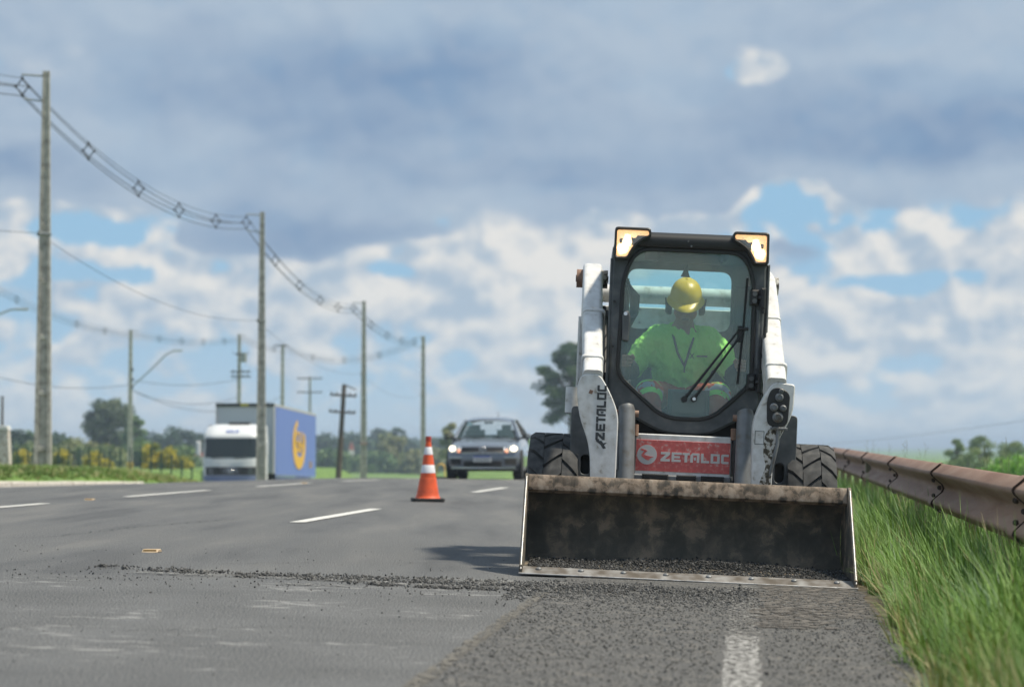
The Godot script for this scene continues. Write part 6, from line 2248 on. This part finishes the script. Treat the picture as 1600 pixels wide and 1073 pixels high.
func greenery() -> void:
	var dark := [Color(0.037, 0.073, 0.037), Color(0.048, 0.088, 0.040), Color(0.033, 0.062, 0.037)]
	var mid := [Color(0.077, 0.133, 0.042), Color(0.098, 0.154, 0.049), Color(0.063, 0.119, 0.042)]
	var olive := [Color(0.154, 0.168, 0.063), Color(0.126, 0.161, 0.056), Color(0.182, 0.182, 0.070)]
	var fresh := [Color(0.149, 0.284, 0.041), Color(0.189, 0.338, 0.047), Color(0.121, 0.243, 0.041)]
	var gum := [Color(0.162, 0.209, 0.095), Color(0.209, 0.247, 0.104), Color(0.114, 0.162, 0.076)]
	var pine := [Color(0.040, 0.078, 0.030), Color(0.059, 0.100, 0.033), Color(0.030, 0.064, 0.026)]
	# the tall open tree behind the machine
	tree_px("tall_tree", "tall open-crowned tree rising behind the loader's left arm", 893, 250, 527, 118, 0.36, 38, 1.3, 420, 0.17, pine, 3, "", 0.62)
	# left field
	tree_px("field_tree", "big rounded grey-green tree behind the fence at the left", 172, 300, 620, 92, 0.15, 40, 1.35, 330, 0.22, [Color(0.075, 0.10, 0.05), Color(0.09, 0.115, 0.055), Color(0.06, 0.085, 0.045)], 5)
	tree_px("small_tree", "small leaning tree at the right foot of the big field tree", 212, 290, 645, 40, 0.3, 10, 0.8, 260, 0.2, mid, 6)
	for q in [[35, 300, 672, 60, 11, "dark bushy tree behind the white wall end"], [92, 330, 678, 60, 12, "low dark tree right of the tallest pole"], [282, 420, 668, 74, 13, "dark dense tree behind the lorry's mirror"], [246, 440, 676, 60, 14, "dark low tree between lamp pole and lorry"], [310, 430, 676, 50, 15, "dark tree hidden partly by the lorry's cab"]]:
		tree_px("distant_tree", q[5], q[0], q[1], q[2], q[3], 0.1, 18, 1.7, 230, 0.34, dark, q[4], "dark trees beyond the field")
	for q in [[120, 260, 688, 90, 21, "long olive bush below the big field tree"], [60, 240, 694, 70, 22, "olive bush behind the tallest pole"], [225, 260, 690, 70, 23, "green bush right of the lamp pole's foot"], [282, 280, 698, 60, 24, "green bush beside the lorry's mirror"], [170, 250, 694, 60, 25, "olive bush at the foot of the big field tree"]]:
		tree_px("field_bush", q[5], q[0], q[1], q[2], q[3], 0.02, 16, 1.25, 240, 0.26, olive if q[4] != 23 and q[4] != 24 else mid, q[4], "bushes in the left field")
	var gold := [Color(0.42, 0.33, 0.03), Color(0.36, 0.30, 0.03), Color(0.13, 0.15, 0.03)]
	for q in [[235, 150, 690, 34, 31, "largest yellow-flowering shrub beside the lamp pole"], [262, 150, 699, 22, 32, "yellow-flowering shrub right of the largest one"], [147, 140, 705, 22, 33, "upright yellow shrub left of the lamp pole"], [165, 142, 717, 16, 34, "small low yellow shrub near the fence middle"], [288, 150, 712, 22, 35, "yellow shrub nearest to the lorry"], [95, 135, 703, 24, 36, "yellow shrub just right of the tallest pole"], [33, 135, 704, 18, 37, "yellow shrub between wall end and tallest pole"]]:
		tree_px("flowering_shrub", q[5], q[0], q[1], q[2], q[3], 0.05, 9, 0.42, 210, 0.09, gold, q[4], "yellow-flowering shrubs behind the fence")
	# far tree line right of the lorry
	for q in [[522, 520, 679, 60, 41, "dark far tree beside the trailer's end"], [556, 540, 676, 56, 42, "dark far tree left of the third concrete pole"], [600, 560, 670, 50, 43, "dark far tree with a rounded top beyond the field"], [640, 560, 684, 60, 44, "low dark far tree behind the cone's top"], [685, 560, 684, 60, 45, "dark far tree left of the car"], [500, 530, 684, 50, 46, "dark far tree half behind the blue trailer"], [715, 570, 690, 60, 47, "dark far tree behind the car's mirror"], [760, 580, 694, 60, 48, "dark far tree behind the car"], [465, 540, 676, 60, 49, "dark far tree seen above the trailer"]]:
		tree_px("distant_tree", q[5], q[0], q[1], q[2], q[3], 0.05, 18, 2.3, 200, 0.5, dark, q[4], "dark trees beyond the field")
	tree_px("distant_tree", "thin dark umbrella-shaped tree above the far tree line", 623, 520, 666, 26, 0.62, 7, 1.0, 200, 0.35, dark, 50, "dark trees beyond the field", 0.5)
	for q in [[518, 400, 702, 60, 51, "olive scrub right of the trailer's end"], [612, 420, 678, 64, 52, "tall olive tree in the middle of the far field edge"], [590, 410, 704, 60, 53, "olive scrub left of the tall olive tree"], [648, 410, 702, 50, 54, "olive scrub behind the traffic cone"], [550, 415, 712, 40, 55, "low olive scrub between the wooden and concrete poles"], [682, 415, 700, 50, 56, "olive scrub between cone and car"], [725, 400, 706, 60, 57, "olive scrub behind the car's bonnet"]]:
		tree_px("scrub_tree", q[5], q[0], q[1], q[2], q[3], 0.02, 18, 1.6, 220, 0.36, olive if q[4] % 2 == 0 else mid, q[4], "scrub along the far field edge")
	tree_px("roadside_tree", "light green small tree above the car's mirror", 703, 250, 657, 30, 0.35, 9, 0.65, 260, 0.16, olive, 60)
	# fresh green growth right of the car, beyond the crest
	for q in [[822, 280, 686, 36, 61, "bright green bush between the car and the loader's wheel"], [775, 280, 716, 70, 62, "bright low bush seen beneath the car"], [865, 275, 690, 60, 63, "bright green bush behind the loader's left wheel"]]:
		tree_px("verge_bush", q[5], q[0], q[1], q[2], q[3], 0.0, 16, 1.3, 260, 0.2, fresh, q[4], "bright bushes beyond the crest")
	# right-hand side
	tree_px("gum_tree", "feathery pale-green tree standing apart above the rail", 1496, 170, 681, 36, 0.55, 8, 0.5, 330, 0.085, gum, 71, "", 0.6)
	tree_px("gum_tree", "taller feathery tree above the guard rail", 1530, 165, 676, 46, 0.5, 11, 0.55, 330, 0.085, gum, 72, "", 0.6)
	tree_px("gum_tree", "broad feathery tree near the right edge", 1580, 150, 686, 66, 0.4, 14, 0.6, 330, 0.085, gum, 73, "", 0.6)
	tree_px("gum_tree", "low feathery tree between the two pale trees", 1512, 150, 705, 60, 0.3, 12, 0.5, 300, 0.085, gum, 74, "", 0.65)
	for q in [[1585, 75, 710, 70, 75, "bright green bush at the right edge above the rail"], [1545, 85, 724, 60, 76, "low green bush behind the guard rail"], [1630, 70, 700, 60, 77, "bright bush at the right border of the picture"]]:
		tree_px("verge_bush", q[5], q[0], q[1], q[2], q[3], 0.0, 14, 0.42, 300, 0.055, fresh, q[4], "green bushes behind the rail")
	# wire fence with green posts
	var f0 := land_at(X_at(-20, 122), 122.0)
	var fence := thing("wire_fence", "green wire fence with close posts in front of yellow shrubs", "fence", Transform3D(Basis(), f0))
	var green := mat(0.02, 0.07, 0.05, 0.6)
	for k in 24:
		var x := X_at(-20 + 16.0 * k, 122)
		var q := land_at(x, 122.0) - f0
		build(tube_g([q + Vector3(0, -0.2, 0), q + Vector3(0, 1.25 + 0.03 * sin(k * 2.1), 0)], 0.05, 6), "post", green, fence)
	for y in [0.25, 0.5, 0.75, 1.0, 1.2]:
		var path := []
		for k in 24:
			path.append(land_at(X_at(-20 + 16.0 * k, 122), 122.0) - f0 + Vector3(0, y, 0.05))
		build(tube_g(path, 0.012, 4), "wire", green, fence)

# ------------------------------------------------------------------ walls, houses, marker
func far_buildings() -> void:
	# white wall end at the left edge
	var D := 61.0
	var p := land_at(X_at(-60, D), D)
	var wall := thing("white_wall", "end of a whitewashed wall at the left edge of the verge", "wall", Transform3D(Basis(), p - Vector3(0, 0.1, 0)))
	var x1 := X_at(14, D) - p.x
	var h := Y_at(672, D) - p.y + 0.1
	build(prism_g(P2([-2.0, 0, x1 + 0.09, 0, x1, h, -2.0, h]), -0.16, 0.16, 0.015), "wall_body", M.kerb, wall)
	build(prism_g(P2([-2.03, h, x1 + 0.015, h, x1 - 0.01, h + 0.12, -2.03, h + 0.12]), -0.19, 0.19, 0.015), "coping", mat(0.62, 0.62, 0.61, 0.9), wall)
	# yellow marker beside the car
	var m := lay(X_at(688.5, 60.0) - HEAD * 60.0, 60.0)
	var mk := thing("road_marker", "yellow arched road marker half hidden between cone and car", "road marker", Transform3D(Basis(), m))
	build(prism_g(rpoly(PV([-0.13, 0.0, 0.13, 0.0, 0.12, 0.40, -0.10, 0.40]), [0.01, 0.01, 0.12, 0.12], 5), -0.07, 0.07, 0.02), "marker_body", mat(0.62, 0.38, 0.03, 0.6), mk)
	build(box_g(Vector3(0, 0.02, 0), Vector3(0.34, 0.05, 0.3), 0.01), "marker_foot", M.black_matt, mk)
	# small houses far off
	for q in [[537, 470, 706, 15, 0.55, "pale house in the trees right of the trailer"], [549, 480, 690, 7, 0.35, "narrow reddish house beside the concrete pole"], [586, 440, 727, 12, 0.62, "white shed at the foot of the far scrub"], [637, 450, 719, 14, 0.5, "pale house behind the cone"], [312, 380, 706, 22, 0.4, "house with a reddish roof beside the lorry's mirror"]]:
		var x := X_at(q[0], q[1])
		var f := land_at(x, q[1])
		var w: float = q[3] / 3500.0 * q[1]
		var top := Y_at(q[2], q[1])
		var hh := maxf(2.4, top - f.y)
		var o := thing("house", q[5], "house", Transform3D(Basis(Vector3.UP, 0.3), f), "small houses among the far trees")
		build(box_g(Vector3(0, hh * 0.35, 0), Vector3(w, hh * 0.7, w * 1.2), 0.02), "wall", mat(0.62, 0.61, 0.58, 0.9), o)
		var red: bool = q[5].contains("red")
		build(prism_g(P2([-w * 0.58, hh * 0.7, w * 0.58, hh * 0.7, 0, hh]), -w * 0.66, w * 0.66), "roof", mat(0.42, 0.13, 0.10, 0.8) if red else mat(0.40, 0.36, 0.34, 0.8), o)
		for s in [-0.25, 0.25]:
			build(box_g(Vector3(s * w, hh * 0.4, w * 0.6), Vector3(w * 0.16, hh * 0.2, 0.06)), "window", M.black, o)
		build(box_g(Vector3(0, hh * 0.25, w * 0.6), Vector3(w * 0.14, hh * 0.5, 0.05)), "door", M.wood, o)

# ------------------------------------------------------------------ loose chippings
func rock_mesh(sd: int) -> ArrayMesh:
	var r := RandomNumberGenerator.new()
	r.seed = sd
	var t := (1.0 + sqrt(5.0)) / 2.0
	var vs := []
	for p in [[-1, t, 0], [1, t, 0], [-1, -t, 0], [1, -t, 0], [0, -1, t], [0, 1, t], [0, -1, -t], [0, 1, -t], [t, 0, -1], [t, 0, 1], [-t, 0, -1], [-t, 0, 1]]:
		vs.append(Vector3(p[0], p[1] * 0.75, p[2]).normalized() * r.randf_range(0.6, 1.1) * Vector3(1, 0.75, 1))
	var g := Geo.new()
	for f in [[0, 11, 5], [0, 5, 1], [0, 1, 7], [0, 7, 10], [0, 10, 11], [1, 5, 9], [5, 11, 4], [11, 10, 2], [10, 7, 6], [7, 1, 8], [3, 9, 4], [3, 4, 2], [3, 2, 6], [3, 6, 8], [3, 8, 9], [4, 9, 5], [2, 4, 11], [6, 2, 10], [8, 6, 7], [9, 8, 1]]:
		g.tri(vs[f[0]], vs[f[1]], vs[f[2]])
	return g.mesh(M.stone)

func scatter(called: String, mesh: Mesh, list: Array, label: String) -> void:
	# list: [Transform3D, Color]
	var mm := MultiMesh.new()
	mm.transform_format = MultiMesh.TRANSFORM_3D
	mm.use_colors = true
	mm.mesh = mesh
	mm.instance_count = list.size()
	for k in list.size():
		mm.set_instance_transform(k, list[k][0])
		mm.set_instance_color(k, list[k][1])
	var o := MultiMeshInstance3D.new()
	o.name = numbered(called)
	o.multimesh = mm
	add_child(o)
	o.set_meta("kind", "stuff")
	o.set_meta("label", label)

func loose_gravel() -> void:
	var r := RandomNumberGenerator.new()
	r.seed = 77
	var lists := [[], [], []]
	var put := func(u: float, D: float, size: float, up: float) -> void:
		var p := lay(u, D, up + size * 0.35 + 0.004)
		var b := Basis(Vector3(r.randfn(), r.randfn(), r.randfn()).normalized(), r.randf() * TAU).scaled(Vector3.ONE * size)
		var v := r.randf_range(0.045, 0.11) if r.randf() < 0.75 else r.randf_range(0.11, 0.2)
		lists[r.randi() % 3].append([Transform3D(b, p), Color(v, v * 0.99, v * 0.97)])
	# ridge pushed across the lane, gathered in drifts
	var drift := noise(2.2, 3, FastNoiseLite.TYPE_SIMPLEX_SMOOTH, 17)
	for k in 5200:
		var t := pow(r.randf(), 0.75)
		var u := lerpf(-3.5, -1.0, t)
		var D := lerpf(11.95, 11.70, t) + r.randfn() * (0.05 + 0.13 * t) + 0.07 * sin(u * 3.0)
		if drift.get_noise_2d(u * 2.0, D * 3.0) + 0.25 * t < r.randf_range(-0.1, 0.45):
			continue
		put.call(u, D, r.randf_range(0.003, 0.009) * (1.0 if r.randf() < 0.93 else 1.6), absf(r.randfn()) * 0.002)
	for k in 900:
		var u := r.randf_range(-2.1, -1.0)
		var D := 11.40 + r.randfn() * 0.04 + 0.05 * sin(u * 5.0)
		if drift.get_noise_2d(u * 3.0, 40.0) < r.randf_range(-0.25, 0.3):
			continue
		put.call(u, D, r.randf_range(0.004, 0.012), absf(r.randfn()) * 0.003)
	# heap before the lip
	for k in 6500:
		var u := r.randf_range(-1.2, 0.05)
		var D := 11.45 + r.randfn() * 0.38 + 0.12 * sin(u * 6.0)
		if D > 12.35 or drift.get_noise_2d(u * 3.0, D * 3.0) < r.randf_range(-0.35, 0.25):
			continue
		put.call(u, D, r.randf_range(0.003, 0.0085) * (1.0 if r.randf() < 0.96 else 1.5), absf(r.randfn()) * 0.006 * exp(-pow((D - 11.7) / 0.4, 2.0)))
	# over the shoulder
	for k in 11000:
		var u := r.randf_range(-1.0, 0.58)
		var D := 4.5 + 7.6 * pow(r.randf(), 0.8)
		if u > -0.12 and u < 0.06 and D < 9.4 and r.randf() < 0.85:
			continue
		put.call(u, D, r.randf_range(0.003, 0.0072) * (1.0 if r.randf() < 0.985 else 1.6), 0.0)
	# stray chips on the lanes
	for k in 500:
		put.call(r.randf_range(-7.5, -1.1), 11.3 + r.randfn() * 0.35, r.randf_range(0.003, 0.007), 0.0)
	for k in 350:
		put.call(r.randf_range(-5.0, -1.1), r.randf_range(5.0, 14.5), r.randf_range(0.0025, 0.005), 0.0)
	for i in 3:
		scatter("loose_gravel", rock_mesh(100 + i), lists[i], "dark loose asphalt chippings strewn over road and shoulder")
	# chippings inside the bucket
	var inside := []
	var bt := loader_t()
	for k in 3000:
		var x := r.randf_range(-0.90, 0.92)
		var z := -0.14 - absf(r.randfn()) * 0.20
		if z < -0.66:
			continue
		var heap := 0.028 * (1.0 + 0.45 * sin(x * 4.0 + 1.0)) * sstep(-0.17, -0.42, z) * (0.6 + 0.4 * sstep(-0.9, 0.1, x))
		var s := r.randf_range(0.005, 0.011)
		var v := r.randf_range(0.018, 0.06) if r.randf() < 0.82 else r.randf_range(0.06, 0.14)
		inside.append([bt * Transform3D(Basis(Vector3(r.randfn(), r.randfn(), r.randfn()).normalized(), r.randf() * TAU).scaled(Vector3.ONE * s), Vector3(x, 0.036 + (-z - 0.17) * 0.05 + heap + r.randf() * 0.01, z)), Color(v, v * 0.99, v * 0.97)])
	scatter("bucket_gravel", rock_mesh(104), inside, "asphalt chippings gathered along the bucket floor")

# ------------------------------------------------------------------ grass
func tuft(sd: int, n: int, len: float, wide: float, spread: float) -> ArrayMesh:
	var r := RandomNumberGenerator.new()
	r.seed = sd
	var g := Geo.new()
	for k in n:
		var an := r.randf() * TAU
		var dir := Vector3(cos(an), 0, sin(an))
		var side := Vector3(-dir.z, 0, dir.x)
		var l := len * r.randf_range(0.55, 1.15)
		var bow := r.randf_range(0.15, 0.85) * spread
		var root := dir * r.randf() * 0.05
		var w := wide * r.randf_range(0.7, 1.2)
		var pts := []
		for i in 4:
			var t := i / 3.0
			pts.append(root + dir * (bow * l * t * t) + Vector3(0, l * (t - 0.35 * bow * t * t), 0))
		for i in 3:
			var w0 := w * (1.0 - i / 3.0)
			var w1 := w * (1.0 - (i + 1) / 3.0)
			var nn: Vector3 = side.cross(pts[i + 1] - pts[i]).normalized()
			if nn.y < 0: nn = -nn
			nn = (nn + Vector3.UP * 0.5).normalized()
			g.put3(pts[i] - side * w0, pts[i] + side * w0, pts[i + 1] + side * w1, nn, nn, nn)
			if i < 2:
				g.put3(pts[i] - side * w0, pts[i + 1] + side * w1, pts[i + 1] - side * w1, nn, nn, nn)
	return g.mesh(M.blade)

func verge_grass() -> void:
	var r := RandomNumberGenerator.new()
	r.seed = 5
	var clump := noise(0.9, 2, FastNoiseLite.TYPE_SIMPLEX_SMOOTH, 4)
	var tall := [tuft(1, 16, 0.38, 0.0050, 0.9), tuft(2, 16, 0.31, 0.0046, 1.15), tuft(3, 12, 0.45, 0.0052, 0.75)]
	var lists := [[], [], []]
	for k in 26000:
		var D := 5.4 + 30.0 * pow(r.randf(), 1.3)
		var u := 0.50 + 2.0 * pow(r.randf(), 1.1)
		var edge := 0.56 + 0.10 * clump.get_noise_2d(D * 1.2, 3.0) + (0.03 if D < 10.2 else 0.13 if D < 13.0 else 0.0)
		if u < edge + (0.10 if r.randf() < 0.7 else 0.0):
			continue
		var tone := clump.get_noise_2d(u * 1.3, D * 1.3)
		if tone < -0.42 and r.randf() < 0.4:
			continue
		var c := Color(0.060, 0.15, 0.014).lerp(Color(0.145, 0.275, 0.036), clampf(0.5 + tone + r.randf_range(-0.3, 0.3), 0, 1))
		if r.randf() < (0.22 if u < edge + 0.22 else 0.07):
			c = Color(0.34, 0.29, 0.14) if r.randf() < 0.6 else Color(0.24, 0.25, 0.10)
		elif r.randf() < 0.10:
			c = Color(0.17, 0.27, 0.13)
		var s := r.randf_range(0.6, 1.05) * (0.70 + 0.44 * sstep(0.65, 1.1, u) - 0.14 * sstep(1.3, 1.8, u)) * (1.0 + 0.25 * tone)
		var p := land_point(u, D)
		# the blades lean towards the road
		var b := Basis(Vector3(0, 0, 1), r.randf_range(-0.05, 0.38)) * Basis(Vector3.RIGHT, r.randf_range(-0.15, 0.25)) * Basis(Vector3.UP, r.randf() * TAU).scaled(Vector3(s, s, s))
		lists[r.randi() % 3].append([Transform3D(b, p - Vector3(0, 0.01, 0)), c])
	for i in 3:
		scatter("verge_grass", tall[i], lists[i], "tall green grass growing under the guard rail")
	# seed stalks above the rail
	var stalk := Geo.new()
	for k in 5:
		var q := Vector3(r.randf_range(-0.08, 0.08), 0, r.randf_range(-0.08, 0.08))
		var tip := q * 2.5 + Vector3(r.randf_range(-0.1, 0.1), r.randf_range(0.75, 1.0), 0)
		stalk.tube([q, q.lerp(tip, 0.5) + Vector3(0.01, 0, 0), tip], [0.0018, 0.0014, 0.0009], 4, false)
		for j in 3:
			var e := tip + Vector3(r.randf_range(-0.05, 0.05), -0.05 * j + 0.03, r.randf_range(-0.03, 0.03))
			stalk.tube([tip - Vector3(0, 0.05 * j + 0.04, 0), e], [0.001, 0.0014], 4, false)
	var sl := []
	for k in 10:
		var D := r.randf_range(15.0, 34.0)
		var u := r.randf_range(1.5, 2.6)
		sl.append([Transform3D(Basis(Vector3.UP, r.randf() * TAU).scaled(Vector3.ONE * r.randf_range(0.75, 1.0)), land_point(u, D)), Color(0.16, 0.18, 0.09)])
	scatter("grass_stalks", stalk.mesh(M.blade), sl, "thin seed stalks standing above the guard rail")
	# short grass of the left verge and of the field
	var short := [tuft(11, 12, 0.20, 0.010, 1.0), tuft(12, 12, 0.16, 0.010, 1.2)]
	var two := [[], []]
	for k in 14000:
		var D := 44.0 + 66.0 * pow(r.randf(), 1.2)
		var u := -17.85 - 3.4 * r.randf()
		if r.randf() < 0.35:
			u = -28.6 - 9.0 * r.randf()
			D = 70.0 + 50.0 * r.randf()
		var tone := clump.get_noise_2d(u * 0.5, D * 0.3)
		var c := Color(0.10, 0.18, 0.03).lerp(Color(0.20, 0.29, 0.06), clampf(0.5 + tone + r.randf_range(-0.2, 0.2), 0, 1))
		if r.randf() < 0.18 or (D > 66.0 and r.randf() < 0.2):
			c = Color(0.32, 0.30, 0.15)
		var s := r.randf_range(0.5, 1.0) * (1.25 if D > 64.0 and D < 72.0 and u > -22 else 1.0)
		two[r.randi() % 2].append([Transform3D(Basis(Vector3.UP, r.randf() * TAU).scaled(Vector3(1.6, s, 1.6)), land_point(u, D)), c])
	for i in 2:
		scatter("verge_grass", short[i], two[i], "short grass on the left verge behind the kerb")
